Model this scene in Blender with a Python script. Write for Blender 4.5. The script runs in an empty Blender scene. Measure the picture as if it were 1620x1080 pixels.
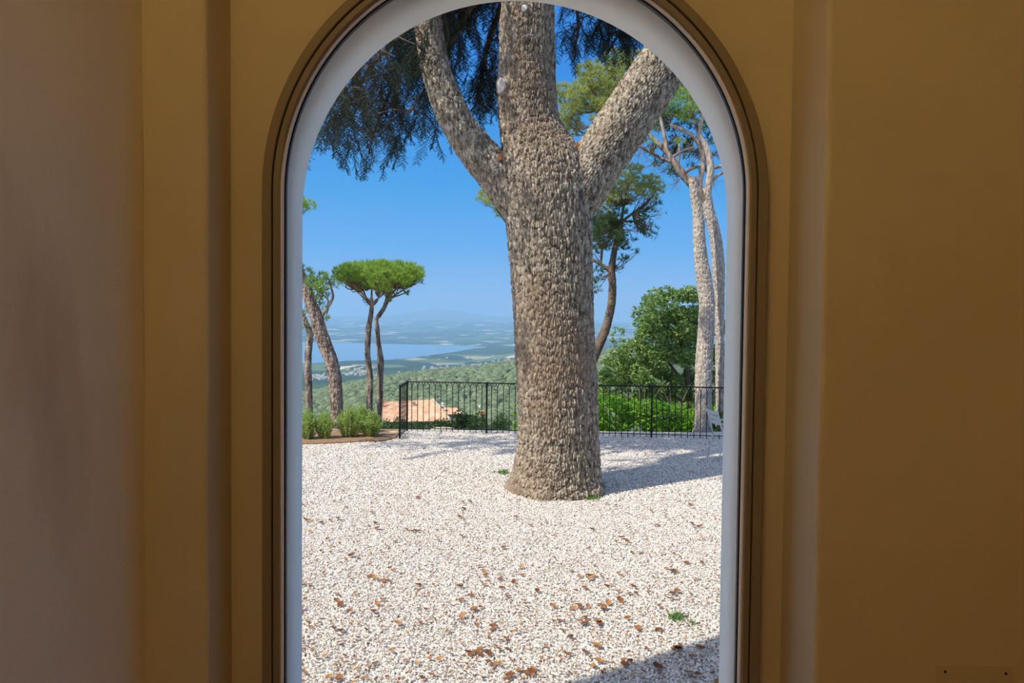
import bpy, bmesh, math, random
import numpy as np
from mathutils import Vector, Matrix, Euler

random.seed(7)
rng = np.random.default_rng(11)
scene = bpy.context.scene
COL = scene.collection

# ------------------------------------------------------------------ camera
F = 1200.0                       # focal length in pixels of the 1620 x 1080 frame
CAM = np.array([0.0, 0.0, 2.4])
PITCH = math.atan(37 / F)        # looking slightly down
ROLL = math.radians(0.55)
fw = np.array([0, math.cos(PITCH), -math.sin(PITCH)])
r0 = np.array([1.0, 0, 0])
u0 = np.array([0, math.sin(PITCH), math.cos(PITCH)])
RT = math.cos(ROLL) * r0 + math.sin(ROLL) * u0
UP = -math.sin(ROLL) * r0 + math.cos(ROLL) * u0
cam_d = bpy.data.cameras.new('camera')
cam_d.sensor_width = 36
cam_d.lens = 36 * F / 1620
cam_d.clip_start = 0.02
cam_d.clip_end = 100000
cam = bpy.data.objects.new('camera', cam_d)
COL.objects.link(cam)
M = Matrix.Identity(4)
for i in range(3):
    M[i][0], M[i][1], M[i][2], M[i][3] = RT[i], UP[i], -fw[i], CAM[i]
cam.matrix_world = M
scene.camera = cam

def ray(px, py):
    return fw + RT * ((px - 810) / F) + UP * ((540 - py) / F)
def P(px, py, y):
    d = ray(px, py)
    return CAM + d * (y / d[1])
def G(px, py, z=0.0):
    d = ray(px, py)
    return CAM + d * ((z - CAM[2]) / d[2])

# ------------------------------------------------------------------ world, sun, exposure
SUN_EL = math.radians(50)
SUN_DIR = Vector((0.84 * math.cos(SUN_EL), 0.54 * math.cos(SUN_EL), -math.sin(SUN_EL))).normalized()
world = bpy.data.worlds.new('sky')
scene.world = world
world.use_nodes = True
nt = world.node_tree
nt.nodes.clear()
tc = nt.nodes.new('ShaderNodeTexCoord')
sx = nt.nodes.new('ShaderNodeSeparateXYZ')
rampS = nt.nodes.new('ShaderNodeValToRGB')
bg = nt.nodes.new('ShaderNodeBackground')
wo = nt.nodes.new('ShaderNodeOutputWorld')
nt.links.new(tc.outputs['Generated'], sx.inputs[0])
nt.links.new(sx.outputs['Z'], rampS.inputs[0])
nt.links.new(rampS.outputs[0], bg.inputs[0])
nt.links.new(bg.outputs[0], wo.inputs[0])
e = rampS.color_ramp.elements
e[0].position = 0.0;  e[0].color = (0.36, 0.57, 0.88, 1)
e[1].position = 1.0;  e[1].color = (0.10, 0.22, 0.52, 1)
for pos, c in ((0.04, (0.25, 0.50, 0.90, 1)), (0.087, (0.13, 0.44, 0.93, 1)), (0.17, (0.055, 0.365, 0.87, 1)),
               (0.34, (0.03, 0.25, 0.80, 1)), (0.65, (0.08, 0.25, 0.64, 1))):
    el = e.new(pos); el.color = c
# the sky brightens smoothly towards the sun, as a clear sky does
dp = nt.nodes.new('ShaderNodeVectorMath'); dp.operation = 'DOT_PRODUCT'; dp.inputs[1].default_value = tuple(-SUN_DIR)
mxd = nt.nodes.new('ShaderNodeMath'); mxd.operation = 'MAXIMUM'; mxd.inputs[1].default_value = 0.0
pw = nt.nodes.new('ShaderNodeMath'); pw.operation = 'POWER'; pw.inputs[1].default_value = 2.0
gl_ = nt.nodes.new('ShaderNodeMix'); gl_.data_type = 'RGBA'; gl_.blend_type = 'ADD'; gl_.clamp_factor = False
gl_.inputs[7].default_value = (0.92, 0.85, 0.74, 1)
nt.links.new(tc.outputs['Generated'], dp.inputs[0]); nt.links.new(dp.outputs['Value'], mxd.inputs[0]); nt.links.new(mxd.outputs[0], pw.inputs[0])
nt.links.new(pw.outputs[0], gl_.inputs[0]); nt.links.new(rampS.outputs[0], gl_.inputs[6]); nt.links.new(gl_.outputs[2], bg.inputs[0])
bg.inputs[1].default_value = 1.0
scene.cycles.volume_bounces = 1
scene.cycles.diffuse_bounces = 8

sun_d = bpy.data.lights.new('sun', 'SUN')
sun_d.energy = 4.9
sun_d.color = (1.0, 0.925, 0.80)
sun_d.angle = math.radians(0.53)
sun = bpy.data.objects.new('sun', sun_d)
COL.objects.link(sun)
sun.rotation_euler = SUN_DIR.to_track_quat('-Z', 'Y').to_euler()
sun.location = (-20, -12, 30)

vs = scene.view_settings
vs.view_transform = 'Standard'
vs.look = 'None'
vs.exposure = 0.0
vs.gamma = 1.0
vs.use_curve_mapping = False

# ------------------------------------------------------------------ helpers
def tag(o, label=None, cat=None, group=None, kind=None):
    if label: o['label'] = label
    if cat: o['category'] = cat
    if group: o['group'] = group
    if kind: o['kind'] = kind
    return o

def empty(name, loc=(0, 0, 0), rz=0.0, parent=None):
    o = bpy.data.objects.new(name, None)
    o.location = loc
    o.rotation_euler = (0, 0, rz)
    o.empty_display_size = 0.1
    COL.objects.link(o)
    if parent: o.parent = parent
    return o

def link(name, me, mat, parent=None, loc=None):
    """link a mesh; vertices are in world space, so a parent is undone"""
    o = bpy.data.objects.new(name, me)
    COL.objects.link(o)
    if mat is not None and len(me.materials) == 0:
        me.materials.append(mat)
    if parent is not None:
        o.parent = parent
        o.matrix_parent_inverse = wmat(parent).inverted()
    if loc is not None: o.location = loc
    if parent is not None and name in STUFFY: o['kind'] = 'stuff'
    return o

STUFFY = ('twigs', 'bare_twigs', 'foliage', 'needle_sprays', 'stems', 'blades')
def wmat(o):
    m = Matrix.Translation(o.location) @ o.rotation_euler.to_matrix().to_4x4()
    if o.parent is not None:
        return wmat(o.parent) @ o.matrix_parent_inverse @ m
    return m

def mesh_np(name, V, Fc, smooth=False):
    V = np.asarray(V, dtype=np.float32).reshape(-1, 3)
    Fc = np.asarray(Fc, dtype=np.int32)
    k = Fc.shape[1]
    me = bpy.data.meshes.new(name)
    me.vertices.add(len(V))
    me.vertices.foreach_set('co', V.ravel())
    me.loops.add(Fc.size)
    me.loops.foreach_set('vertex_index', Fc.ravel())
    me.polygons.add(len(Fc))
    me.polygons.foreach_set('loop_start', np.arange(0, Fc.size, k, dtype=np.int32))
    me.polygons.foreach_set('loop_total', np.full(len(Fc), k, dtype=np.int32))
    if smooth:
        me.polygons.foreach_set('use_smooth', np.ones(len(Fc), dtype=bool))
    me.update(calc_edges=True)
    me.validate()
    return me

class MB:
    """collects simple shapes into one mesh"""
    def __init__(s): s.v = []; s.f = []
    def add(s, V, Fc):
        b = len(s.v)
        s.v += [tuple(map(float, p)) for p in V]
        s.f += [tuple(int(i) + b for i in f) for f in Fc]
    def box(s, x0, x1, y0, y1, z0, z1):
        V = [(x0, y0, z0), (x1, y0, z0), (x1, y1, z0), (x0, y1, z0), (x0, y0, z1), (x1, y0, z1), (x1, y1, z1), (x0, y1, z1)]
        s.add(V, [(0, 3, 2, 1), (4, 5, 6, 7), (0, 1, 5, 4), (1, 2, 6, 5), (2, 3, 7, 6), (3, 0, 4, 7)])
    def tube(s, pts, rad, n=8, cap=True):
        V, Fc = tube_np(np.array(pts, float), rad, n)
        s.add(V, Fc)
        if cap:
            b = len(s.v) - len(V)
            s.f.append(tuple(b + i for i in range(n))[::-1])
            s.f.append(tuple(len(s.v) - n + i for i in range(n)))
    def build(s, name, mat, parent=None, smooth=False, bevel=0.0):
        me = bpy.data.meshes.new(name)
        me.from_pydata(s.v, [], s.f)
        if bevel:
            bm = bmesh.new(); bm.from_mesh(me)
            bmesh.ops.bevel(bm, geom=bm.edges[:], offset=bevel, segments=2, affect='EDGES')
            bm.to_mesh(me); bm.free()
        if smooth:
            for p in me.polygons: p.use_smooth = True
        me.update()
        return link(name, me, mat, parent)

def frames(pts):
    T = np.gradient(pts, axis=0)
    T /= np.linalg.norm(T, axis=1)[:, None] + 1e-12
    a = np.array([0, 1.0, 0]) if abs(T[0][1]) < 0.9 else np.array([1.0, 0, 0])
    N = np.zeros_like(T); B = np.zeros_like(T)
    n = a - T[0] * np.dot(a, T[0]); n /= np.linalg.norm(n)
    for i in range(len(T)):
        n = n - T[i] * np.dot(n, T[i]); n /= np.linalg.norm(n) + 1e-12
        N[i] = n; B[i] = np.cross(T[i], n)
    return T, N, B

def tube_np(pts, rad, n=8):
    pts = np.asarray(pts, float)
    m = len(pts)
    rad = np.broadcast_to(np.asarray(rad, float), (m,))
    T, N, B = frames(pts)
    a = np.linspace(0, 2 * math.pi, n, endpoint=False)
    V = pts[:, None, :] + rad[:, None, None] * (N[:, None, :] * np.cos(a)[None, :, None] + B[:, None, :] * np.sin(a)[None, :, None])
    return V.reshape(-1, 3), grid_faces(m, n, True)

def grid_faces(m, n, wrap):
    i = np.arange(m - 1)[:, None]
    j = np.arange(n if wrap else n - 1)[None, :]
    j2 = (j + 1) % n
    return np.stack([i * n + j, i * n + j2, (i + 1) * n + j2, (i + 1) * n + j], axis=-1).reshape(-1, 4)

def spline(ctrl, n):
    """Catmull-Rom through control rows (any number of columns)"""
    C = np.asarray(ctrl, float)
    C = np.vstack([2 * C[0] - C[1], C, 2 * C[-1] - C[-2]])
    k = len(C) - 3
    t = np.linspace(0, k - 1e-6, n)
    i = t.astype(int); u = (t - i)[:, None]
    p0, p1, p2, p3 = C[i], C[i + 1], C[i + 2], C[i + 3]
    return 0.5 * (2 * p1 + (p2 - p0) * u + (2 * p0 - 5 * p1 + 4 * p2 - p3) * u ** 2 + (3 * p1 - p0 - 3 * p2 + p3) * u ** 3)

def hash2(i, j, s):
    x = np.sin(i * 127.1 + j * 311.7 + s * 74.7) * 43758.5453
    return x - np.floor(x)

def vnoise(x, y, s=0, wrapx=None):
    i = np.floor(x); j = np.floor(y); u = x - i; v = y - j
    u = u * u * (3 - 2 * u); v = v * v * (3 - 2 * v)
    w = (lambda a: np.mod(a, wrapx)) if wrapx else (lambda a: a)
    a = hash2(w(i), j, s); b = hash2(w(i + 1), j, s); c = hash2(w(i), j + 1, s); d = hash2(w(i + 1), j + 1, s)
    return (a * (1 - u) + b * u) * (1 - v) + (c * (1 - u) + d * u) * v

def worley(x, y, nU, s=0):
    """F1, F2 and cell value, periodic in x with period nU"""
    i0 = np.floor(x); j0 = np.floor(y)
    F1 = np.full(x.shape, 9.0); F2 = np.full(x.shape, 9.0); cv = np.zeros(x.shape)
    for di in (-1, 0, 1):
        for dj in (-1, 0, 1):
            ci = i0 + di; cj = j0 + dj; wi = np.mod(ci, nU)
            dx = ci + 0.15 + 0.7 * hash2(wi, cj, s) - x
            dy = cj + 0.15 + 0.7 * hash2(wi, cj, s + 3.3) - y
            d = np.sqrt(dx * dx + dy * dy)
            near = d < F1
            F2 = np.where(near, F1, np.minimum(F2, d))
            cv = np.where(near, hash2(wi, cj, s + 7.7), cv)
            F1 = np.where(near, d, F1)
    return F1, F2, cv

def bark_tube(ctrl, nu, nv, cw, ch, amp, lump=0.03, seed=0, foot=None):
    """ctrl rows: x, y, z, radius.  A trunk whose bark plates are real relief."""
    S = spline(ctrl, nv)
    pts, rad = S[:, :3], S[:, 3]
    T, N, B = frames(pts)
    R0 = float(np.median(rad))
    nU = max(6, int(round(2 * math.pi * R0 / cw)))
    a = np.linspace(0, 2 * math.pi, nu, endpoint=False)
    L = np.concatenate([[0], np.cumsum(np.linalg.norm(np.diff(pts, axis=0), axis=1))])
    A, LL = np.meshgrid(a, L)
    U = A / (2 * math.pi) * nU
    Vv = LL / ch
    wx = U + 0.7 * (vnoise(U * 0.5, Vv * 0.8, seed + 1, nU // 2 or 1) - 0.5) + 0.25 * (vnoise(U, Vv * 2, seed + 5, nU) - 0.5)
    wy = Vv + 0.7 * (vnoise(U * 1.0, Vv * 0.5, seed + 2, nU) - 0.5)
    F1, F2, cv = worley(wx, wy, nU, seed)
    d = np.clip((F2 - F1) / 0.32, 0, 1) ** 0.7
    G1, G2, gv = worley(wx * 2 + 0.4, wy * 2.3, nU * 2, seed + 9)
    d2 = np.clip((G2 - G1) / 0.3, 0, 1)
    disp = amp * (d * (0.65 + 0.7 * cv) - 0.7) + amp * 0.45 * (d2 - 0.5) * d
    k = 6
    big = lump * (vnoise(A / (2 * math.pi) * k, LL * 1.1, seed + 4, k) - 0.5) * 2
    rr = rad[:, None] * (1 + big) + disp
    if foot is not None: rr = rr + foot(A, LL)
    V = pts[:, None, :] + rr[:, :, None] * (N[:, None, :] * np.cos(A)[:, :, None] + B[:, None, :] * np.sin(A)[:, :, None])
    return V.reshape(-1, 3), grid_faces(nv, nu, True)

def unit(n):
    v = rng.normal(size=(n, 3))
    return v / np.linalg.norm(v, axis=1)[:, None]

def tris(base, d, L, w):
    """needles / blades: one thin triangle each"""
    n = len(base)
    s = np.cross(d, unit(n)); s /= np.linalg.norm(s, axis=1)[:, None] + 1e-9
    L = np.broadcast_to(L, (n,))[:, None]; w = np.broadcast_to(w, (n,))[:, None]
    V = np.stack([base - s * w / 2, base + s * w / 2, base + d * L], axis=1).reshape(-1, 3)
    return V, np.arange(3 * n).reshape(-1, 3)

def leaves(base, L, W, up=0.35):
    """small folded leaves: two triangles each"""
    n = len(base)
    d = unit(n); d[:, 2] = d[:, 2] * 0.6
    d /= np.linalg.norm(d, axis=1)[:, None]
    nr = unit(n) + np.array([0, 0, up]); s = np.cross(d, nr); s /= np.linalg.norm(s, axis=1)[:, None] + 1e-9
    nn = np.cross(s, d)
    L = (L * rng.uniform(0.7, 1.25, n))[:, None]; W = (W * rng.uniform(0.7, 1.25, n))[:, None]
    V = np.stack([base - d * L / 2, base + s * W / 2 + nn * W * 0.2, base + d * L / 2, base - s * W / 2 + nn * W * 0.2], axis=1).reshape(-1, 3)
    i = np.arange(n)[:, None] * 4
    return V, np.concatenate([i + [[0, 1, 2]], i + [[0, 2, 3]]], axis=1).reshape(-1, 3)

def tufts(centers, dirs, n, L, w, spread=0.9):
    c = np.repeat(centers, n, axis=0); d = np.repeat(dirs, n, axis=0)
    d = d + unit(len(d)) * spread
    d /= np.linalg.norm(d, axis=1)[:, None] + 1e-9
    return tris(c, d, L * rng.uniform(0.7, 1.15, len(c)), w)

def cat(parts):
    Vs, Fs, b = [], [], 0
    for V, Fc in parts:
        Vs.append(V); Fs.append(np.asarray(Fc) + b); b += len(V)
    return np.concatenate(Vs), np.concatenate(Fs)

def tri(Fc):
    Fc = np.asarray(Fc)
    return np.concatenate([Fc[:, [0, 1, 2]], Fc[:, [0, 2, 3]]]) if Fc.shape[1] == 4 else Fc

# ------------------------------------------------------------------ materials
def mat(name, base=(0.5, 0.5, 0.5), rough=0.8, metal=0.0, spec=0.3):
    m = bpy.data.materials.new(name)
    m.use_nodes = True
    b = m.node_tree.nodes['Principled BSDF']
    b.inputs['Base Color'].default_value = (*base, 1)
    b.inputs['Roughness'].default_value = rough
    b.inputs['Metallic'].default_value = metal
    b.inputs['Specular IOR Level'].default_value = spec
    return m

def N_(m, t): return m.node_tree.nodes.new(t)
def L_(m, a, b): m.node_tree.links.new(a, b)

def ramp(m, fac, stops):
    r = N_(m, 'ShaderNodeValToRGB')
    el = r.color_ramp.elements
    el[0].position, el[0].color = stops[0][0], (*stops[0][1], 1)
    el[1].position, el[1].color = stops[-1][0], (*stops[-1][1], 1)
    for p, c in stops[1:-1]:
        x = el.new(p); x.color = (*c, 1)
    L_(m, fac, r.inputs[0])
    return r

def noise(m, scale, detail=4, coord='Object', stretch=None):
    t = N_(m, 'ShaderNodeTexCoord')
    n = N_(m, 'ShaderNodeTexNoise')
    n.inputs['Scale'].default_value = scale
    n.inputs['Detail'].default_value = detail
    if stretch:
        mp = N_(m, 'ShaderNodeMapping'); mp.inputs['Scale'].default_value = stretch
        L_(m, t.outputs[coord], mp.inputs[0]); L_(m, mp.outputs[0], n.inputs['Vector'])
    else:
        L_(m, t.outputs[coord], n.inputs['Vector'])
    return n

def bump(m, h, strength, dist):
    b = N_(m, 'ShaderNodeBump')
    b.inputs['Strength'].default_value = strength
    b.inputs['Distance'].default_value = dist
    L_(m, h, b.inputs['Height'])
    L_(m, b.outputs[0], m.node_tree.nodes['Principled BSDF'].inputs['Normal'])

def bsdf(m): return m.node_tree.nodes['Principled BSDF']

def noisy(name, stops, scale, rough=0.85, detail=5, bscale=None, bstr=0.3, bdist=0.01, stretch=None, spec=0.25):
    m = mat(name, rough=rough, spec=spec)
    n = noise(m, scale, detail, stretch=stretch)
    r = ramp(m, n.outputs['Fac'], stops)
    L_(m, r.outputs[0], bsdf(m).inputs['Base Color'])
    if bscale:
        nb = noise(m, bscale, 6, stretch=stretch)
        bump(m, nb.outputs['Fac'], bstr, bdist)
    return m

def foliage(name, cols, trans=0.3, rough=0.55, tcol=None):
    """leaf colour varies from leaf to leaf; light passes partly through"""
    m = mat(name, rough=rough, spec=0.3)
    g = N_(m, 'ShaderNodeNewGeometry')
    k = len(cols)
    r = ramp(m, g.outputs['Random Per Island'], [(i / (k - 1), c) for i, c in enumerate(cols)])
    L_(m, r.outputs[0], bsdf(m).inputs['Base Color'])
    tr = N_(m, 'ShaderNodeBsdfTranslucent')
    L_(m, r.outputs[0], tr.inputs[0])
    mx = N_(m, 'ShaderNodeMixShader'); mx.inputs[0].default_value = trans
    out = m.node_tree.nodes['Material Output']
    L_(m, bsdf(m).outputs[0], mx.inputs[1]); L_(m, tr.outputs[0], mx.inputs[2])
    L_(m, mx.outputs[0], out.inputs['Surface'])
    return m

def plaster(name, stops, stain=None):
    m = mat(name, rough=0.95, spec=0.15)
    n = noise(m, 1.6, 6)
    r = ramp(m, n.outputs['Fac'], stops)
    col = r.outputs[0]
    if stain:
        n2 = noise(m, 1.7, 8, stretch=(1.0, 1.6, 0.55))
        r2 = ramp(m, n2.outputs['Fac'], [(0.53, (0, 0, 0)), (0.68, (1, 1, 1))])
        mx = N_(m, 'ShaderNodeMix'); mx.data_type = 'RGBA'
        sc = N_(m, 'ShaderNodeMath'); sc.operation = 'MULTIPLY'; sc.inputs[1].default_value = 0.6
        L_(m, r2.outputs[0], sc.inputs[0]); L_(m, sc.outputs[0], mx.inputs[0])
        L_(m, col, mx.inputs[6]); mx.inputs[7].default_value = (*stain, 1)
        col = mx.outputs[2]
    L_(m, col, bsdf(m).inputs['Base Color'])
    nb = noise(m, 260, 4)
    bump(m, nb.outputs['Fac'], 0.25, 0.003)
    return m

MT = {}
MT['wall'] = plaster('ochre_plaster', [(0.3, (0.57, 0.515, 0.39)), (0.7, (0.63, 0.57, 0.435))])
MT['wall_left'] = plaster('worn_plaster', [(0.3, (0.82, 0.78, 0.68)), (0.7, (0.87, 0.83, 0.73))], stain=(0.52, 0.44, 0.35))
MT['reveal'] = plaster('reveal_plaster', [(0.3, (0.93, 0.84, 0.70)), (0.7, (0.95, 0.86, 0.72))])
MT['floor'] = noisy('terracotta_floor', [(0.3, (0.36, 0.2, 0.12)), (0.7, (0.45, 0.27, 0.16))], 3)
MT['ceiling'] = plaster('ceiling_plaster', [(0.3, (0.72, 0.66, 0.55)), (0.7, (0.76, 0.7, 0.6))])
MT['frame'] = mat('taupe_painted_metal', (0.25, 0.215, 0.165), 0.55)
MT['groove'] = mat('dark_groove', (0.03, 0.022, 0.015), 0.8)
MT['bead'] = mat('daylit_pale_bead', (0.90, 0.87, 0.80), 0.5)  # near-white colour carries the daylight caught on the bead
MT['rubber'] = mat('black_rubber', (0.008, 0.008, 0.012), 0.5)
MT['plate'] = plaster('painted_plate', [(0.3, (0.56, 0.505, 0.38)), (0.7, (0.60, 0.545, 0.41))])
MT['screw'] = mat('dark_screw', (0.03, 0.02, 0.015), 0.5, 0.6)
MT['iron'] = mat('black_iron', (0.012, 0.013, 0.016), 0.45, 0.3)
MT['chair'] = mat('pale_painted_metal', (0.62, 0.63, 0.62), 0.45)
MT['scar'] = noisy('bare_cut_wood', [(0.3, (0.62, 0.53, 0.46)), (0.7, (0.80, 0.74, 0.69))], 18)
MT['resin'] = noisy('orange_wound', [(0.3, (0.35, 0.10, 0.03)), (0.7, (0.58, 0.22, 0.08))], 40)

def bark(name, stops, scale, bscale, bstr=0.5, bdist=0.01, tint=None):
    m = mat(name, rough=0.92, spec=0.12)
    n = noise(m, scale, 8, stretch=(1, 1, 0.32))
    r = ramp(m, n.outputs['Fac'], stops)
    col = r.outputs[0]
    if tint:
        n2 = noise(m, 0.9, 4)
        r2 = ramp(m, n2.outputs['Fac'], [(0.42, (0, 0, 0)), (0.66, (1, 1, 1))])
        mx = N_(m, 'ShaderNodeMix'); mx.data_type = 'RGBA'
        sc = N_(m, 'ShaderNodeMath'); sc.operation = 'MULTIPLY'; sc.inputs[1].default_value = 0.55
        L_(m, r2.outputs[0], sc.inputs[0]); L_(m, sc.outputs[0], mx.inputs[0])
        L_(m, col, mx.inputs[6]); mx.inputs[7].default_value = (*tint, 1)
        col = mx.outputs[2]
    L_(m, col, bsdf(m).inputs['Base Color'])
    nb = noise(m, bscale, 8, stretch=(1, 1, 0.4))
    bump(m, nb.outputs['Fac'], bstr, bdist)
    return m

MT['bark_cedar'] = bark('cedar_bark', [(0.36, (0.11, 0.08, 0.06)), (0.5, (0.34, 0.28, 0.21)), (0.64, (0.60, 0.52, 0.41))], 26, 60, 0.9, 0.018, tint=(0.33, 0.22, 0.15))
MT['bark_pine'] = bark('pine_bark', [(0.34, (0.10, 0.065, 0.05)), (0.5, (0.30, 0.225, 0.18)), (0.66, (0.50, 0.42, 0.35))], 14, 30, 0.8, 0.02)
MT['bark_pale'] = bark('pale_pine_bark', [(0.30, (0.26, 0.20, 0.155)), (0.5, (0.50, 0.43, 0.365)), (0.7, (0.68, 0.61, 0.53))], 26, 30, 0.8, 0.02)
MT['twig'] = bark('twig_and_shaded_bark', [(0.3, (0.12, 0.085, 0.06)), (0.7, (0.25, 0.19, 0.14))], 10, 30)
MT['cedar'] = foliage('cedar_needles', [(0.012, 0.022, 0.014), (0.022, 0.040, 0.022), (0.035, 0.05, 0.022)], 0.15)  # needle colour darkened too, adding the crown's own shade
MT['pine'] = foliage('pine_needles', [(0.19, 0.34, 0.05), (0.34, 0.52, 0.08), (0.50, 0.66, 0.14)], 0.35)
MT['pine_dull'] = foliage('yellowish_pine_needles', [(0.26, 0.32, 0.07), (0.46, 0.52, 0.14), (0.66, 0.67, 0.27)], 0.5)
MT['oak'] = foliage('oak_leaves', [(0.11, 0.20, 0.055), (0.25, 0.38, 0.10), (0.44, 0.56, 0.20)], 0.42)
MT['laurel'] = foliage('laurel_leaves', [(0.09, 0.24, 0.015), (0.18, 0.42, 0.03), (0.32, 0.58, 0.05)], 0.45)
MT['shrub'] = foliage('shrub_and_shaded_needles', [(0.03, 0.08, 0.03), (0.06, 0.13, 0.04), (0.10, 0.19, 0.05)], 0.3)  # also colours the shaded needles of the crooked pine
MT['rosemary'] = foliage('rosemary_blades', [(0.28, 0.44, 0.09), (0.46, 0.62, 0.15), (0.62, 0.74, 0.26)], 0.5)
MT['weed'] = foliage('weed_leaves', [(0.10, 0.22, 0.05), (0.2, 0.36, 0.1)], 0.3)
MT['forest'] = foliage('forest_canopy', [(0.085, 0.115, 0.055), (0.13, 0.17, 0.08), (0.21, 0.245, 0.125)], 0.0, 0.9)  # greyed green: some of the hill's haze is mixed into this colour

def dry_leaf():
    m = mat('dry_leaf', rough=0.7)
    oi = N_(m, 'ShaderNodeObjectInfo')
    r = ramp(m, oi.outputs['Random'], [(0, (0.15, 0.055, 0.02)), (0.5, (0.30, 0.12, 0.04)), (1, (0.44, 0.22, 0.08))])
    L_(m, r.outputs[0], bsdf(m).inputs['Base Color'])
    return m
MT['dry_leaf'] = dry_leaf()
MT['dry_leaf_many'] = foliage('dry_leaf_litter', [(0.16, 0.06, 0.02), (0.32, 0.14, 0.05), (0.42, 0.22, 0.09)], 0.1)

def pebble_mat():
    m = mat('white_pebbles', rough=0.8, spec=0.3)
    oi = N_(m, 'ShaderNodeObjectInfo')
    r = ramp(m, oi.outputs['Random'], [(0, (0.34, 0.31, 0.28)), (0.14, (0.54, 0.49, 0.44)), (0.35, (0.72, 0.67, 0.61)),
                                       (0.70, (0.85, 0.81, 0.75)), (0.9, (0.76, 0.66, 0.54)), (1, (0.50, 0.36, 0.26))])
    L_(m, r.outputs[0], bsdf(m).inputs['Base Color'])
    return m
MT['pebble'] = pebble_mat()

def gravel_bed():
    m = mat('gravel_bed', rough=0.9)
    t = N_(m, 'ShaderNodeTexCoord')
    v = N_(m, 'ShaderNodeTexVoronoi'); v.inputs['Scale'].default_value = 38
    L_(m, t.outputs['Object'], v.inputs['Vector'])
    sp = N_(m, 'ShaderNodeSeparateColor'); L_(m, v.outputs['Color'], sp.inputs[0])
    r = ramp(m, sp.outputs[0], [(0, (0.40, 0.37, 0.33)), (0.3, (0.62, 0.58, 0.52)), (0.7, (0.74, 0.70, 0.64)), (1, (0.60, 0.50, 0.40))])
    L_(m, r.outputs[0], bsdf(m).inputs['Base Color'])
    iv = N_(m, 'ShaderNodeMath'); iv.operation = 'SUBTRACT'; iv.inputs[0].default_value = 1.0
    L_(m, v.outputs['Distance'], iv.inputs[1])
    bump(m, iv.outputs[0], 0.8, 0.02)
    return m
MT['gravel_bed'] = gravel_bed()
MT['soil'] = noisy('reddish_soil', [(0.3, (0.20, 0.11, 0.06)), (0.7, (0.42, 0.27, 0.16))], 14, bscale=60, bstr=0.6, bdist=0.02)
MT['rock'] = noisy('sandstone', [(0.3, (0.40, 0.32, 0.23)), (0.7, (0.62, 0.53, 0.40))], 5, bscale=25, bstr=0.5, bdist=0.02)
MT['slope'] = noisy('scrubby_slope', [(0.35, (0.06, 0.10, 0.03)), (0.65, (0.22, 0.22, 0.09))], 0.2)
MT['hill'] = noisy('wooded_hill', [(0.35, (0.07, 0.095, 0.045)), (0.65, (0.14, 0.17, 0.08))], 0.02)

def fields():
    m = mat('farmland', rough=0.95, spec=0.0)
    t = N_(m, 'ShaderNodeTexCoord')
    mp = N_(m, 'ShaderNodeMapping'); mp.inputs['Rotation'].default_value = (0, 0, 0.4); mp.inputs['Scale'].default_value = (1, 0.62, 1)
    L_(m, t.outputs['Object'], mp.inputs[0])
    v = N_(m, 'ShaderNodeTexVoronoi'); v.inputs['Scale'].default_value = 0.0055
    L_(m, mp.outputs[0], v.inputs['Vector'])
    sp = N_(m, 'ShaderNodeSeparateColor'); L_(m, v.outputs['Color'], sp.inputs[0])
    r = ramp(m, sp.outputs[0], [(0, (0.03, 0.055, 0.02)), (0.35, (0.05, 0.09, 0.03)), (0.5, (0.12, 0.17, 0.055)), (0.7, (0.09, 0.14, 0.045)),
                                (0.82, (0.40, 0.34, 0.21)), (0.93, (0.62, 0.54, 0.38))])
    r.color_ramp.interpolation = 'CONSTANT'
    nz = noise(m, 0.0011, 5)
    r2 = ramp(m, nz.outputs['Fac'], [(0.50, (0, 0, 0)), (0.56, (1, 1, 1))])
    mx = N_(m, 'ShaderNodeMix'); mx.data_type = 'RGBA'
    L_(m, r2.outputs[0], mx.inputs[0]); L_(m, r.outputs[0], mx.inputs[6]); mx.inputs[7].default_value = (0.035, 0.065, 0.022, 1)
    L_(m, mx.outputs[2], bsdf(m).inputs['Base Color'])
    return m
MT['fields'] = fields()
MT['lake'] = mat('lake_water', (0.10, 0.20, 0.26), 0.12, 0.0, 0.5)
MT['mountain'] = noisy('far_mountain', [(0.35, (0.05, 0.08, 0.035)), (0.65, (0.16, 0.16, 0.09))], 0.0006)
MT['village'] = foliage('village_walls', [(0.45, 0.36, 0.28), (0.70, 0.64, 0.55), (0.55, 0.36, 0.26)], 0.0, 0.9)

def roof_tiles():
    m = mat('terracotta_tiles', rough=0.85)
    n = noise(m, 1.3, 6)
    r = ramp(m, n.outputs['Fac'], [(0.3, (0.46, 0.26, 0.16)), (0.5, (0.60, 0.38, 0.25)), (0.7, (0.74, 0.54, 0.39))])
    L_(m, r.outputs[0], bsdf(m).inputs['Base Color'])
    return m
MT['tiles'] = roof_tiles()
MT['housewall'] = noisy('stone_house_wall', [(0.3, (0.40, 0.32, 0.24)), (0.7, (0.55, 0.46, 0.36))], 2)
MT['white'] = mat('white_render', (0.78, 0.76, 0.72), 0.8)
MT['terracotta'] = mat('terracotta_pot', (0.55, 0.28, 0.16), 0.8)

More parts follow.
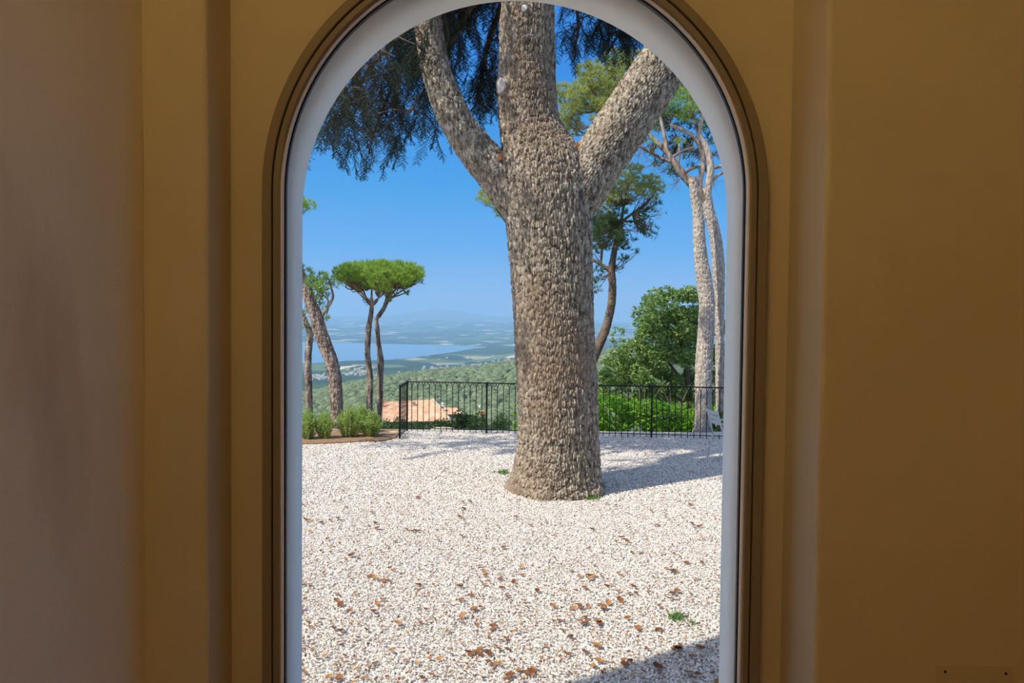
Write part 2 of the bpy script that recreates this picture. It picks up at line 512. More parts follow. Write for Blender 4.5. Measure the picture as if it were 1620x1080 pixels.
def glass_mat():
    m = bpy.data.materials.new('clear_glass')
    m.use_nodes = True
    nt = m.node_tree; nt.nodes.clear()
    out = nt.nodes.new('ShaderNodeOutputMaterial')
    tr = nt.nodes.new('ShaderNodeBsdfTransparent'); tr.inputs[0].default_value = (0.985, 0.992, 0.988, 1)
    gl = nt.nodes.new('ShaderNodeBsdfGlossy'); gl.inputs['Roughness'].default_value = 0.0
    fr = nt.nodes.new('ShaderNodeFresnel'); fr.inputs[0].default_value = 1.45
    hf = nt.nodes.new('ShaderNodeMath'); hf.operation = 'MULTIPLY'; hf.inputs[1].default_value = 0.6
    mx = nt.nodes.new('ShaderNodeMixShader')
    nt.links.new(fr.outputs[0], hf.inputs[0]); nt.links.new(hf.outputs[0], mx.inputs[0])
    nt.links.new(tr.outputs[0], mx.inputs[1]); nt.links.new(gl.outputs[0], mx.inputs[2])
    nt.links.new(mx.outputs[0], out.inputs[0])
    return m
MT['glass'] = glass_mat()

# ------------------------------------------------------------------ the building
XC = 0.004                 # centre of the arch
ZI, ZE = 2.690, 2.668      # arch springing, inside and outside
FLOOR, CEIL = 0.85, 4.75
D_GLASS, D_EXT = 1.80, 2.01
X_LEFT, X_RIGHT, Y_BACK = -0.806, 3.2, -4.0

def arch_pts(R, zc, zb, n=72):
    pts = [(XC - R, zb)]
    for i in range(12): pts.append((XC - R, zb + (zc - zb) * (i + 1) / 13))
    for i in range(n + 1):
        a = math.pi - math.pi * i / n
        pts.append((XC + R * math.cos(a), zc + R * math.sin(a)))
    for i in range(12): pts.append((XC + R, zc + (zb - zc) * (i + 1) / 13))
    pts.append((XC + R, zb))
    return pts

def pierced_slab(name, y0, y1, x0, x1, z0, z1, R0, zc0, R1, zc1, zb, material):
    """a wall slab with an arched opening (R0/zc0 on the y0 face, R1/zc1 on the y1 face)"""
    bm = bmesh.new()
    loops = []
    for y, R, zc in ((y0, R0, zc0), (y1, R1, zc1)):
        outer = [bm.verts.new((x, y, z)) for x, z in ((x0, z0), (x1, z0), (x1, z1), (x0, z1))]
        inner = [bm.verts.new((x, y, z)) for x, z in arch_pts(R, zc, zb)]
        es = []
        for lp in (outer, inner):
            for i in range(len(lp)): es.append(bm.edges.new((lp[i], lp[(i + 1) % len(lp)])))
        bmesh.ops.triangle_fill(bm, use_beauty=True, use_dissolve=False, edges=es)
        loops.append((outer, inner))
    for k in (0, 1):
        a, b = loops[0][k], loops[1][k]
        for i in range(len(a)):
            j = (i + 1) % len(a)
            f = bm.faces.new((a[i], a[j], b[j], b[i]))
            if k == 1: f.smooth = True
    bmesh.ops.recalc_face_normals(bm, faces=bm.faces[:])
    me = bpy.data.meshes.new(name); bm.to_mesh(me); bm.free()
    return link(name, me, material)

w = pierced_slab('wall_outer', 1.852, D_EXT, -4.2, 7.0, -0.3, 11.0, 0.560, ZI - 0.004, 0.560, ZE, FLOOR, MT['reveal'])
tag(w, 'pale plastered outer wall with the deep arched reveal', kind='structure')
w = pierced_slab('wall_front', 1.80, 1.85, X_LEFT - 0.2, X_RIGHT, FLOOR - 0.1, CEIL, 0.580, ZI, 0.580, ZI, FLOOR, MT['wall'])
tag(w, 'ochre plaster wall around the arched window', kind='structure')

def rounded_block(name, x0, x1, y0, y1, z0, z1, r, corners, material, label, n=6):
    """vertical block; the listed corners ('fl','fr' of the room side) are rounded like soft plaster"""
    prof = []
    if 'fl' in corners:
        for i in range(n + 1):
            a = math.pi + (math.pi / 2) * i / n
            prof.append((x0 + r + r * math.cos(a), y0 + r + r * math.sin(a)))
    else: prof.append((x0, y0))
    if 'fr' in corners:
        for i in range(n + 1):
            a = -math.pi / 2 + (math.pi / 2) * i / n
            prof.append((x1 - r + r * math.cos(a), y0 + r + r * math.sin(a)))
    else: prof.append((x1, y0))
    prof += [(x1, y1), (x0, y1)]
    nz = 40
    rr = random.Random(3)
    V, Fc = [], []
    m = len(prof)
    ph = [rr.uniform(0, 6) for _ in range(3)]
    for k in range(nz + 1):
        z = z0 + (z1 - z0) * k / nz
        wob = 0.0012 * math.sin(z * 5 + ph[0]) + 0.0008 * math.sin(z * 13 + ph[1])
        for x, y in prof: V.append((x + (wob if y < y1 - 1e-6 else 0), y, z))
    for k in range(nz):
        for i in range(m):
            j = (i + 1) % m
            Fc.append((k * m + i, k * m + j, (k + 1) * m + j, (k + 1) * m + i))
    Fc.append(tuple(range(m))[::-1]); Fc.append(tuple(nz * m + i for i in range(m)))
    me = bpy.data.meshes.new(name); me.from_pydata(V, [], Fc)
    for p in me.polygons: p.use_smooth = True
    me.update()
    me.set_sharp_from_angle(angle=math.radians(35))
    return tag(link(name, me, material), label, kind='structure')

rounded_block('trim_1', X_LEFT, -0.667, 1.66, 1.80, FLOOR, CEIL, 0.012, ('fr',), MT['wall'], 'ochre plaster pilaster left of the arched window')
rounded_block('wall_right', 0.6525, X_RIGHT, 1.598, 1.80, FLOOR, CEIL, 0.012, ('fl',), MT['wall'], 'ochre plaster wall right of the window niche')
mb = MB(); mb.box(X_LEFT - 0.2, X_LEFT, Y_BACK, 1.80, FLOOR - 0.1, CEIL); tag(mb.build('wall_left', MT['wall_left']), 'stained greyish plaster side wall at the left', kind='structure')
mb = MB(); mb.box(X_RIGHT, X_RIGHT + 0.2, Y_BACK, 1.85, FLOOR - 0.1, CEIL); tag(mb.build('wall_far_right', MT['wall']), 'ochre plaster wall closing the room at the right', kind='structure')
mb = MB(); mb.box(X_LEFT - 0.2, X_RIGHT + 0.2, Y_BACK - 0.2, Y_BACK, FLOOR - 0.1, CEIL); tag(mb.build('wall_back', MT['wall']), 'ochre plaster wall behind the viewer', kind='structure')
mb = MB(); mb.box(X_LEFT - 0.2, X_RIGHT + 0.2, Y_BACK - 0.2, 1.85, FLOOR - 0.3, FLOOR); tag(mb.build('floor', MT['floor']), 'terracotta floor of the room', kind='structure')
mb = MB(); mb.box(X_LEFT - 0.2, X_RIGHT + 0.2, Y_BACK - 0.2, 1.85, CEIL, CEIL + 0.3); tag(mb.build('ceiling', MT['ceiling']), 'pale plaster ceiling of the room', kind='structure')

# the arched window
win = empty('window_1', (XC, D_GLASS, FLOOR))
tag(win, 'tall arched fixed window with slim taupe metal frame', kind='structure')
def arch_ring(name, R1, R2, y0, y1, material, parent, bev=0.0015):
    prof = [(R2, y1), (R2, y0 + bev), (R2 - bev, y0), (R1 + bev, y0), (R1, y0 + bev), (R1, y1)]
    rings = [[(x, y, z) for x, z in arch_pts(R, ZI, FLOOR)] for R, y in prof]
    m, n = len(prof), len(rings[0])
    V = [p for r in rings for p in r]
    Fc = []
    for k in range(m):
        k2 = (k + 1) % m
        for i in range(n - 1):
            Fc.append((k * n + i, k2 * n + i, k2 * n + i + 1, k * n + i + 1))
    me = bpy.data.meshes.new(name); me.from_pydata(V, [], Fc)
    bm = bmesh.new(); bm.from_mesh(me); bmesh.ops.recalc_face_normals(bm, faces=bm.faces[:]); bm.to_mesh(me); bm.free()
    return link(name, me, material, parent)
arch_ring('outer_frame', 0.5662, 0.5876, 1.768, 1.83, MT['frame'], win)
arch_ring('shadow_groove', 0.5625, 0.568, 1.783, 1.83, MT['groove'], win)
arch_ring('sash_frame', 0.5487, 0.5632, 1.772, 1.83, MT['frame'], win)
arch_ring('glazing_bead', 0.5445, 0.5492, 1.782, 1.799, MT['bead'], win, 0.0008)
arch_ring('gasket', 0.5412, 0.5490, 1.7995, 1.812, MT['rubber'], win, 0.0008)
pts = arch_pts(0.545, ZI, FLOOR)
n = len(pts)
V = [(x, 1.800, z) for x, z in pts] + [(x, 1.806, z) for x, z in pts]
me = bpy.data.meshes.new('glass_pane')
me.from_pydata(V, [], [tuple(range(n)), tuple(range(2 * n - 1, n - 1, -1))])
link('glass_pane', me, MT['glass'], win)

# cover plate low on the right wall
p0 = P(1482, 1050, 1.598); p1 = P(1604, 1054, 1.598)
pl = empty('wall_cover_plate', ((p0[0] + p1[0]) / 2, 1.598, p0[2] - 0.12))
tag(pl, 'rectangular wall cover plate painted like the ochre wall, low at the right', 'cover plate')
mb = MB(); mb.box(p0[0], p1[0], 1.5945, 1.598, p0[2] - 0.12, p0[2]); mb.build('plate', MT['plate'], pl, bevel=0.0012)
for px, py in ((1495, 1062), (1591, 1065)):
    c = P(px, py, 1.5945)
    mb = MB(); mb.tube([(c[0], 1.5950, c[2]), (c[0], 1.5930, c[2])], 0.0028, 12); mb.build('screw', MT['screw'], pl)

# ceiling lamp of the room (behind the viewer)
lx, ly = -0.45, -0.2
lamp = empty('ceiling_lamp', (lx, ly, CEIL))
tag(lamp, 'warm opal ceiling lamp of the room behind the viewer', 'lamp')
opal = mat('lit_opal_glass', (0.9, 0.8, 0.65), 0.4)
bsdf(opal).inputs['Emission Color'].default_value = (1.0, 0.66, 0.25, 1)
bsdf(opal).inputs['Emission Strength'].default_value = 14.8
def lathe(name, prof, c, material, parent, n=24):
    V, Fc = [], []
    for r, z in prof:
        for i in range(n):
            a = 2 * math.pi * i / n
            V.append((c[0] + r * math.cos(a), c[1] + r * math.sin(a), c[2] + z))
    Fc = [tuple(f) for f in grid_faces(len(prof), n, True)]
    me = bpy.data.meshes.new(name); me.from_pydata(V, [], Fc)
    for p in me.polygons: p.use_smooth = True
    return link(name, me, material, parent)
lathe('lamp_base', [(0.0, -0.001), (0.2, -0.001), (0.2, -0.05), (0.0, -0.05)], (lx, ly, CEIL), MT['frame'], lamp)
lathe('opal_shade', [(0.19, -0.05), (0.30, -0.07), (0.32, -0.14), (0.27, -0.20), (0.15, -0.235), (0.0, -0.245)], (lx, ly, CEIL), opal, lamp)

# ------------------------------------------------------------------ ground
V = [(-16, 2.0, -0.03), (16, 2.0, -0.03), (16, 16.35, -0.03), (-16, 16.35, -0.03), (-16, 2.0, -1), (16, 2.0, -1), (16, 16.35, -1), (-16, 16.35, -1)]
me = bpy.data.meshes.new('ground'); me.from_pydata(V, [], [(0, 1, 2, 3), (4, 7, 6, 5), (0, 4, 5, 1), (1, 5, 6, 2), (2, 6, 7, 3), (3, 7, 4, 0)])
tag(link('ground', me, MT['gravel_bed']), 'gravel terrace in front of the window', kind='structure')

# pebbles: geometry-node scatter of uneven stones
def pebble_mesh(k):
    bm = bmesh.new()
    bmesh.ops.create_icosphere(bm, subdivisions=1, radius=1.0)
    rr = random.Random(k)
    for v in bm.verts:
        v.co = Vector((v.co.x * 1.0, v.co.y * rr.uniform(0.7, 0.85), v.co.z * 0.55)) * rr.uniform(0.82, 1.12)
    me = bpy.data.meshes.new('pebble_shape'); bm.to_mesh(me); bm.free()
    me.materials.append(MT['pebble'])
    return me
pcol = bpy.data.collections.new('pebble_shapes')
for k in range(5):
    pcol.objects.link(bpy.data.objects.new('pebble_shape', pebble_mesh(k)))

def scatter(name, poly, density, smin, smax, seed, label):
    me = bpy.data.meshes.new(name)
    me.from_pydata([(x, y, -0.014) for x, y in poly], [], [tuple(range(len(poly)))])
    o = link(name, me, MT['gravel_bed'])
    tag(o, label, 'gravel', kind='stuff')
    ng = bpy.data.node_groups.new(name, 'GeometryNodeTree')
    ng.interface.new_socket('Geometry', in_out='INPUT', socket_type='NodeSocketGeometry')
    ng.interface.new_socket('Geometry', in_out='OUTPUT', socket_type='NodeSocketGeometry')
    gi = ng.nodes.new('NodeGroupInput'); go = ng.nodes.new('NodeGroupOutput')
    dp = ng.nodes.new('GeometryNodeDistributePointsOnFaces'); dp.inputs['Density'].default_value = density; dp.inputs['Seed'].default_value = seed
    ci = ng.nodes.new('GeometryNodeCollectionInfo'); ci.inputs[0].default_value = pcol; ci.inputs[1].default_value = True; ci.inputs[2].default_value = True
    ip = ng.nodes.new('GeometryNodeInstanceOnPoints'); ip.inputs['Pick Instance'].default_value = True
    rv = ng.nodes.new('FunctionNodeRandomValue'); rv.data_type = 'FLOAT_VECTOR'
    rv.inputs[0].default_value = (-0.5, -0.5, 0); rv.inputs[1].default_value = (0.5, 0.5, 6.283)
    rs = ng.nodes.new('FunctionNodeRandomValue'); rs.data_type = 'FLOAT'
    rs.inputs[2].default_value = smin; rs.inputs[3].default_value = smax
    ng.links.new(gi.outputs[0], dp.inputs[0])
    ng.links.new(dp.outputs[0], ip.inputs['Points'])
    ng.links.new(ci.outputs[0], ip.inputs['Instance'])
    ng.links.new(rv.outputs[0], ip.inputs['Rotation'])
    ng.links.new(rs.outputs[1], ip.inputs['Scale'])
    ng.links.new(ip.outputs[0], go.inputs[0])
    md = o.modifiers.new('scatter', 'NODES'); md.node_group = ng
    return o
scatter('gravel', [(-3.3, 3.7), (3.3, 3.7), (6.0, 10.0), (-6.5, 10.0)], 4300, 0.006, 0.0135, 1, 'white gravel covering the terrace in front of the window')
scatter('gravel', [(-9.0, 10.0), (8.0, 10.0), (9.5, 16.1), (-11.0, 16.1)], 2000, 0.009, 0.0185, 2, 'white gravel covering the terrace around and behind the tree')

# near slope behind the terrace
xs = np.linspace(-160, 220, 60); ys = np.concatenate([np.linspace(16.3, 60, 24), np.linspace(66, 430, 30)])
X, Y = np.meshgrid(xs, ys)
Z = -0.06 - 0.18 * (Y - 16.3) + 0.5 * (vnoise(X * 0.08, Y * 0.08, 2) - 0.5) * np.clip((Y - 17) / 30, 0, 1) * 4
me = mesh_np('ground_slope', np.stack([X, Y, Z], -1).reshape(-1, 3), grid_faces(len(ys), len(xs), False), True)
tag(link('ground_slope', me, MT['slope']), 'scrubby slope falling away behind the terrace', kind='structure')
def zslope(y): return -0.06 - 0.18 * (y - 16.3)

# wooded hill across the valley
crest_px = [-400, 484, 541, 609, 681, 757, 815, 880, 945, 1000, 1100, 1400]
crest_py = [690, 624, 610, 597, 588, 582, 573, 566, 559, 552, 545, 540]
def hill_pt(px, t):
    cy = np.interp(px, crest_px, crest_py)
    y = 400 + 800 * t
    py = 722 + (cy - 722) * (1 - (1 - t) ** 2.0)
    return P(px, py, y)
pxs = np.linspace(-400, 1500, 120); ts = np.linspace(0, 1, 30)
V = []
for t in ts:
    for px in pxs:
        q = hill_pt(px, t); V.append((q[0], q[1], q[2] + 5 * (vnoise(np.array(q[0] * 0.012), np.array(q[1] * 0.012), 3) - 0.5) * (1 - t)))
for px in pxs:
    q = hill_pt(px, 1.0); V.append((q[0] * 1.15, 1500, -290))
me = mesh_np('ground_hill', V, grid_faces(len(ts) + 1, len(pxs), False), True)
tag(link('ground_hill', me, MT['hill']), 'wooded green hill across the valley', kind='structure')
bm = bmesh.new(); bmesh.ops.create_icosphere(bm, subdivisions=1, radius=1.0)
IV = np.array([v.co[:] for v in bm.verts]); IF = np.array([[v.index for v in f.verts] for f in bm.faces]); bm.free()
NB = 10500
parts = []
cen = []
for k in range(NB):
    t = rng.uniform(0.12, 1.0) ** 0.8
    cen.append(hill_pt(rng.uniform(330, 1060), t))
cen = np.array(cen)
sz = rng.uniform(2.6, 6.0, NB)
V = cen[:, None, :] + IV[None] * rng.uniform(0.8, 1.2, (NB, len(IV), 1)) * sz[:, None, None] * np.array([1, 1, 0.8]) + np.array([0, 0, 1.0])
Fc = (np.arange(NB)[:, None, None] * len(IV) + IF[None]).reshape(-1, 3)
tag(link('forest', mesh_np('forest', V.reshape(-1, 3), Fc, True), MT['forest']), 'dense green woodland covering the hill across the valley', 'forest', kind='stuff')

# plain, lake, far shore, mountain
ZP = -280.0
ys = np.concatenate([np.linspace(1250, 9000, 60), np.linspace(9300, 24000, 60)])
an = np.linspace(-0.62, 0.62, 150)
Yg, Ag = np.meshgrid(ys, an, indexing='ij')
Xg = Yg * Ag
h = vnoise(Xg / 900, Yg / 1500, 5) * 0.6 + vnoise(Xg / 350, Yg / 700, 6) * 0.4
far = np.clip((Yg - 9800) / 9000, 0, 1)
Zg = ZP + far * (60 + 190 * h) 
near = np.clip((4400 - Yg) / 2500, 0, 1)
Zg = Zg + near * 40 * (h - 0.4)
# the low wooded rise on the right of the lake
Zg += 95 * np.exp(-(((Xg - 250) / 900) ** 2 + ((Yg - 5200) / 700) ** 2)) * np.clip((Xg + 200) / 500, 0, 1)
me = mesh_np('ground_plain', np.stack([Xg, Yg, Zg], -1).reshape(-1, 3), grid_faces(len(ys), len(an), False), True)
tag(link('ground_plain', me, MT['fields']), 'hazy plain of fields and woods around the lake', kind='structure')

shore = [(-300, 583), (380, 577), (484, 575), (530, 572.5), (549, 570.6), (607, 569.5), (642, 567), (672, 562.6), (702, 559), (725, 555.6), (746, 551.5), (769, 549.2),
         (769, 548.4), (716, 546.2), (651, 544.6), (590, 543), (521, 541.6), (430, 540), (-300, 533)]
lp = [G(px, py, ZP + 3) for px, py in shore]
mb = MB()
k = len(lp)
mb.add([tuple(p) for p in lp] + [(p[0], p[1], ZP - 4) for p in lp], [tuple(range(k))] + [(i, i + k, (i + 1) % k + k, (i + 1) % k) for i in range(k)])
lake = mb.build('lake', MT['lake'])
tag(lake, 'pale blue lake lying in the plain below', 'lake')

mpx = [150, 380, 480, 540, 580, 620, 650, 675, 695, 715, 745, 780, 830, 900, 960, 1010, 1200, 1500]
mpy = [499, 501, 501, 500, 499.3, 498, 494.5, 490, 487, 490.5, 496, 500.5, 503, 506, 509, 511, 514, 514]
cx = np.linspace(150, 1500, 140)
cy = np.interp(cx, mpx, mpy) + 1.2 * (vnoise(cx / 22, cx * 0, 8) - 0.5)
rows = []
for t, y in ((0.0, 19000), (0.35, 20500), (0.7, 22000), (1.0, 23500), (0.0, 25500)):
    rr = []
    for i, px in enumerate(cx):
        q = P(px, cy[i], 23500)
        z = ZP + (q[2] - ZP) * t ** 1.5 * (1 + (0.35 * (vnoise(np.array(px / 16), np.array(y / 900), 9) - 0.5) if 0 < t < 1 else 0))
        rr.append((q[0] * y / 23500, y, z))
    rows.append(rr)
me = mesh_np('mountain', np.array(rows).reshape(-1, 3), grid_faces(5, len(cx), False), True)
tag(link('mountain', me, MT['mountain']), 'broad blue cone of a far mountain beyond the lake', 'mountain')

# villages in the plain
parts = []
clusters = [(505, 598, 16, 5, 26), (560, 592, 20, 4, 26), (608, 596, 20, 5, 30), (700, 583, 26, 4, 40), (760, 578, 30, 3, 40), (795, 574, 18, 3, 24), (560, 583, 40, 4, 18), (740, 566, 30, 2, 16)]
mb = MB()
for cx_, cy_, wx_, wy_, nn in clusters:
    for k in range(nn):
        q = G(cx_ + random.gauss(0, wx_ * 0.6), cy_ + random.gauss(0, wy_ * 0.6), ZP)
        s = random.uniform(3.5, 9); hh = random.uniform(4, 8)
        zg = ZP + 95 * math.exp(-(((q[0] - 250) / 900) ** 2 + ((q[1] - 5200) / 700) ** 2)) * min(1, max(0, (q[0] + 200) / 500))
        zg += max(0, min(1, (4400 - q[1]) / 2500)) * 14
        mb.box(q[0] - s, q[0] + s, q[1] - s, q[1] + s, zg - 10, zg + hh)
tag(mb.build('village', MT['village']), 'scattered pale houses of villages in the plain', 'village', kind='stuff')

# aerial haze over the valley, real scattering volume
hz = bpy.data.materials.new('aerial_haze'); hz.use_nodes = True
nt = hz.node_tree; nt.nodes.clear()
out = nt.nodes.new('ShaderNodeOutputMaterial')
sc_ = nt.nodes.new('ShaderNodeVolumeScatter'); ab = nt.nodes.new('ShaderNodeVolumeAbsorption'); ad = nt.nodes.new('ShaderNodeAddShader')
HC = (0.44, 0.72, 1.0, 1); HD = 1 / 10000.0
sc_.inputs['Color'].default_value = HC; sc_.inputs['Density'].default_value = HD
ab.inputs['Color'].default_value = HC; ab.inputs['Density'].default_value = HD
nt.links.new(sc_.outputs[0], ad.inputs[0]); nt.links.new(ab.outputs[0], ad.inputs[1]); nt.links.new(ad.outputs[0], out.inputs['Volume'])
mb = MB(); mb.box(-30000, 30000, 250, 27000, -340, 330)
tag(mb.build('haze', hz), 'thin blue haze lying over the valley and lake', 'haze', kind='stuff')

# ------------------------------------------------------------------ the big cedar
YT = 10.65
rng = np.random.default_rng(101)
cedar = empty('cedar_tree', (P(881, 774, YT)[0], YT, 0))
tag(cedar, 'massive old cedar with three rising stems in the middle of the gravel', 'tree')
def pxw(rows, y):
    """rows (px, py, width in px[, depth]) -> x, y, z, radius"""
    out = []
    for r in rows:
        d = r[3] if len(r) > 3 else y
        q = P(r[0], r[1], d)
        out.append((q[0], q[1], q[2], r[2] / 2 * d / F))
    return out
trunk_rows = [(880, 786, 170), (880, 774, 158), (880.5, 757, 145), (881.5, 735, 135), (882.5, 700, 127), (882, 650, 125), (880.5, 600, 124), (878, 550, 124),
              (875.5, 500, 124), (873.5, 450, 126), (871.5, 400, 128), (869, 350, 132), (863, 300, 134), (856, 262, 124), (846, 228, 106),
              (838.5, 200, 93), (834.5, 165, 89), (834, 130, 87), (834, 100, 84), (834, 50, 82), (835, 10, 78), (836, -60, 72), (838, -160, 60), (840, -300, 40)]
def foot(A, LL):
    g = np.clip(1 - LL / 0.55, 0, 1) ** 2
    return g * (0.05 * np.sin(A * 5 + 0.6) + 0.03 * np.sin(A * 9 + 2.0))
V, Fc = bark_tube(pxw(trunk_rows, YT), 480, 680, 0.032, 0.12, 0.034, 0.02, 1, foot)
link('trunk', mesh_np('trunk', V, Fc, True), MT['bark_cedar'], cedar)
lb = pxw([(838, 345, 50), (812, 308, 66), (786, 274, 64), (762, 248, 59), (733, 211, 52), (709, 165, 48), (694, 125, 45), (685, 90, 43), (678, 45, 42), (672, -10, 40), (662, -100, 34), (650, -220, 26)], YT - 0.02)
V, Fc = bark_tube(lb, 170, 380, 0.03, 0.085, 0.02, 0.03, 5)
link('branch', mesh_np('branch', V, Fc, True), MT['bark_cedar'], cedar)
rb = pxw([(885, 352, 70), (908, 312, 84), (926, 284, 85), (946, 254, 82), (985, 197, 81), (1020, 146, 80), (1050, 102, 79), (1085, 50, 76), (1130, -20, 70), (1190, -120, 56)], YT - 0.02)
V, Fc = bark_tube(rb, 290, 400, 0.032, 0.10, 0.026, 0.03, 9)
link('branch', mesh_np('branch', V, Fc, True), MT['bark_cedar'], cedar)

def disc_on_trunk(name, px, py, cpx, wpx, size, material, depth_off=0.0, collar=True, parent=cedar):
    """an oval cut facing outwards from the stem"""
    ax = P(cpx, py, YT); R = wpx / 2 * YT / F
    s = max(-0.97, min(0.97, (px - cpx) / (wpx / 2)))
    nrm = np.array([s, -math.sqrt(1 - s * s), 0.0])
    side = np.array([-nrm[1], nrm[0], 0.0]); up = np.array([0, 0, 1.0])
    c = ax + nrm * (R + depth_off)
    n = 24
    def ring(r, d): return [tuple(c + nrm * d + (side * math.cos(2 * math.pi * i / n) * r * 0.92 + up * math.sin(2 * math.pi * i / n) * r * 1.08) * (1 + 0.06 * math.sin(3 * 2 * math.pi * i / n + 1))) for i in range(n)]
    if collar:
        prof = [(size * 1.4, -0.06), (size * 1.28, -0.015), (size * 1.12, 0.022), (size * 0.98, 0.024), (size * 0.94, 0.0)]
        V = [p for r, d in prof for p in ring(r, d)]
        me = bpy.data.meshes.new('bark_collar'); me.from_pydata(V, [], [tuple(f) for f in grid_faces(len(prof), n, True)])
        for p in me.polygons: p.use_smooth = True
        link('bark_collar', me, MT['bark_cedar'], parent)
    V = ring(size, -0.01) + ring(size * 0.9, 0.018) + ring(size * 0.5, 0.022)
    me = bpy.data.meshes.new(name)
    me.from_pydata(V, [], [tuple(f) for f in grid_faces(3, n, True)] + [tuple(2 * n + i for i in range(n))])
    return link(name, me, material, parent)
tag(disc_on_trunk('pruning_scar', 797, 143, 834, 91, 0.105, MT['scar'], 0.022), 'pale oval pruning scar')
tag(disc_on_trunk('pruning_scar', 829, 30, 834, 80, 0.045, MT['scar'], 0.02), 'small pale pruning scar')
def lump(name, c, r, material, parent, seed=0, sq=(1, 1, 1), sub=2, rough_=0.35):
    bm = bmesh.new(); bmesh.ops.create_icosphere(bm, subdivisions=sub, radius=1.0)
    rr = random.Random(seed)
    for v in bm.verts:
        k = 1 + rough_ * (rr.random() - 0.5)
        v.co = Vector((c[0] + v.co.x * r * sq[0] * k, c[1] + v.co.y * r * sq[1] * k, c[2] + v.co.z * r * sq[2] * k))
    me = bpy.data.meshes.new(name); bm.to_mesh(me); bm.free()
    return link(name, me, material, parent)
tag(lump('resin_wound', P(791, 249, YT - 0.30), 0.05, MT['resin'], cedar, 1, (0.7, 0.5, 1.0)), 'small orange wound in the crotch')
tag(lump('resin_wound', P(912, 233, YT - 0.17), 0.05, MT['resin'], cedar, 2, (0.6, 0.6, 1.6)), 'small orange wound in the crotch')

# hanging needle sprays of the cedar
def spray(seed, L=0.62, sides=13, ros=5, needles=6, nl=0.030, nw=0.0055, twig=True):
    r = np.random.default_rng(seed)
    out = []
    t = np.linspace(0, 1, 9)
    bend = r.uniform(0.15, 0.4)
    main = np.stack([bend * np.sin(t * 1.3) * L, 0.08 * np.sin(t * 4 + r.uniform(0, 6)) * L, -t * L * 0.9], -1)
    tv, tf = tube_np(main, np.linspace(0.006, 0.002, 9), 3); out.append((tv, tri(tf)))
    base, dirs = [], []
    for k in range(sides):
        u = (k + 1) / (sides + 1)
        p = np.array([np.interp(u, t, main[:, i]) for i in range(3)])
        for sgn in (-1, 1):
            a = r.uniform(-0.7, 0.7) + (0 if sgn > 0 else math.pi)
            d = np.array([math.cos(a), math.sin(a), -r.uniform(0.3, 1.0)]); d /= np.linalg.norm(d)
            l = L * 0.32 * (1 - 0.6 * u) * r.uniform(0.6, 1.2)
            tv, tf = tube_np(np.array([p, p + d * l * 0.5, p + d * l + np.array([0, 0, -0.15 * l])]), np.array([0.0035, 0.003, 0.0015]), 3)
            out.append((tv, tri(tf)))
            for q in range(ros):
                base.append(p + d * l * (q + 0.7) / ros + np.array([0, 0, -0.15 * l * ((q + 0.7) / ros) ** 2])); dirs.append(d)
    base = np.array(base); dirs = np.array(dirs)
    c = np.repeat(base, needles, axis=0); d = np.repeat(dirs, needles, axis=0) * 0.5 + r.normal(size=(len(base) * needles, 3)) * 0.6
    d /= np.linalg.norm(d, axis=1)[:, None]
    s = np.cross(d, r.normal(size=d.shape)); s /= np.linalg.norm(s, axis=1)[:, None]
    V = np.stack([c - s * nw / 2, c + s * nw / 2, c + d * nl], 1).reshape(-1, 3)
    out.append((V, np.arange(len(V)).reshape(-1, 3)))
    return cat(out)
SPR = [spray(k) for k in range(4)]
SPR_BIG = [spray(20 + k, 1.2, 9, 4, 4, 0.10, 0.03) for k in range(3)]
def place_sprays(variants, pos, scale):
    out = []
    for p in pos:
        V, Fc = variants[int(rng.integers(len(variants)))]
        a = rng.uniform(0, 2 * math.pi); c, s = math.cos(a), math.sin(a)
        k = scale * rng.uniform(0.7, 1.25)
        tx, ty = rng.normal(0, 0.18, 2)
        R = np.array([[c, -s, tx], [s, c, ty], [0, 0, 1]])
        out.append((V @ R.T * k + p, Fc))
    return cat(out)

def bough(parent, ctrl, radius, variants, n, spread, scale, droop=0.0):
    S = spline(ctrl, 24)
    V, Fc = tube_np(S, np.linspace(radius, radius * 0.25, 24), 7)
    b = link('bough', mesh_np('bough', V, Fc, True), MT['twig'], parent)
    pos, tw = [], []
    for k in range(n):
        u = rng.uniform(0.12, 1.0)
        p = np.array([np.interp(u, np.linspace(0, 1, 24), S[:, i]) for i in range(3)])
        q = p + np.array([rng.normal(0, spread), rng.normal(0, spread), rng.normal(0, spread * 0.35) - abs(rng.normal(0, droop))])
        pos.append(q)
        m_ = (p + q) / 2 + np.array([0, 0, 0.06])
        tv, tf = tube_np(np.array([p, m_, q]), np.array([0.012, 0.008, 0.005]), 3); tw.append((tv, tri(tf)))
    sv = place_sprays(variants, pos, scale)
    link('twigs', mesh_np('twigs', *cat(tw)), MT['twig'], b)
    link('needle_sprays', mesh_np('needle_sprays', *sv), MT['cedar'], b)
    return b
def PP(*rows): return [P(*r) for r in rows]
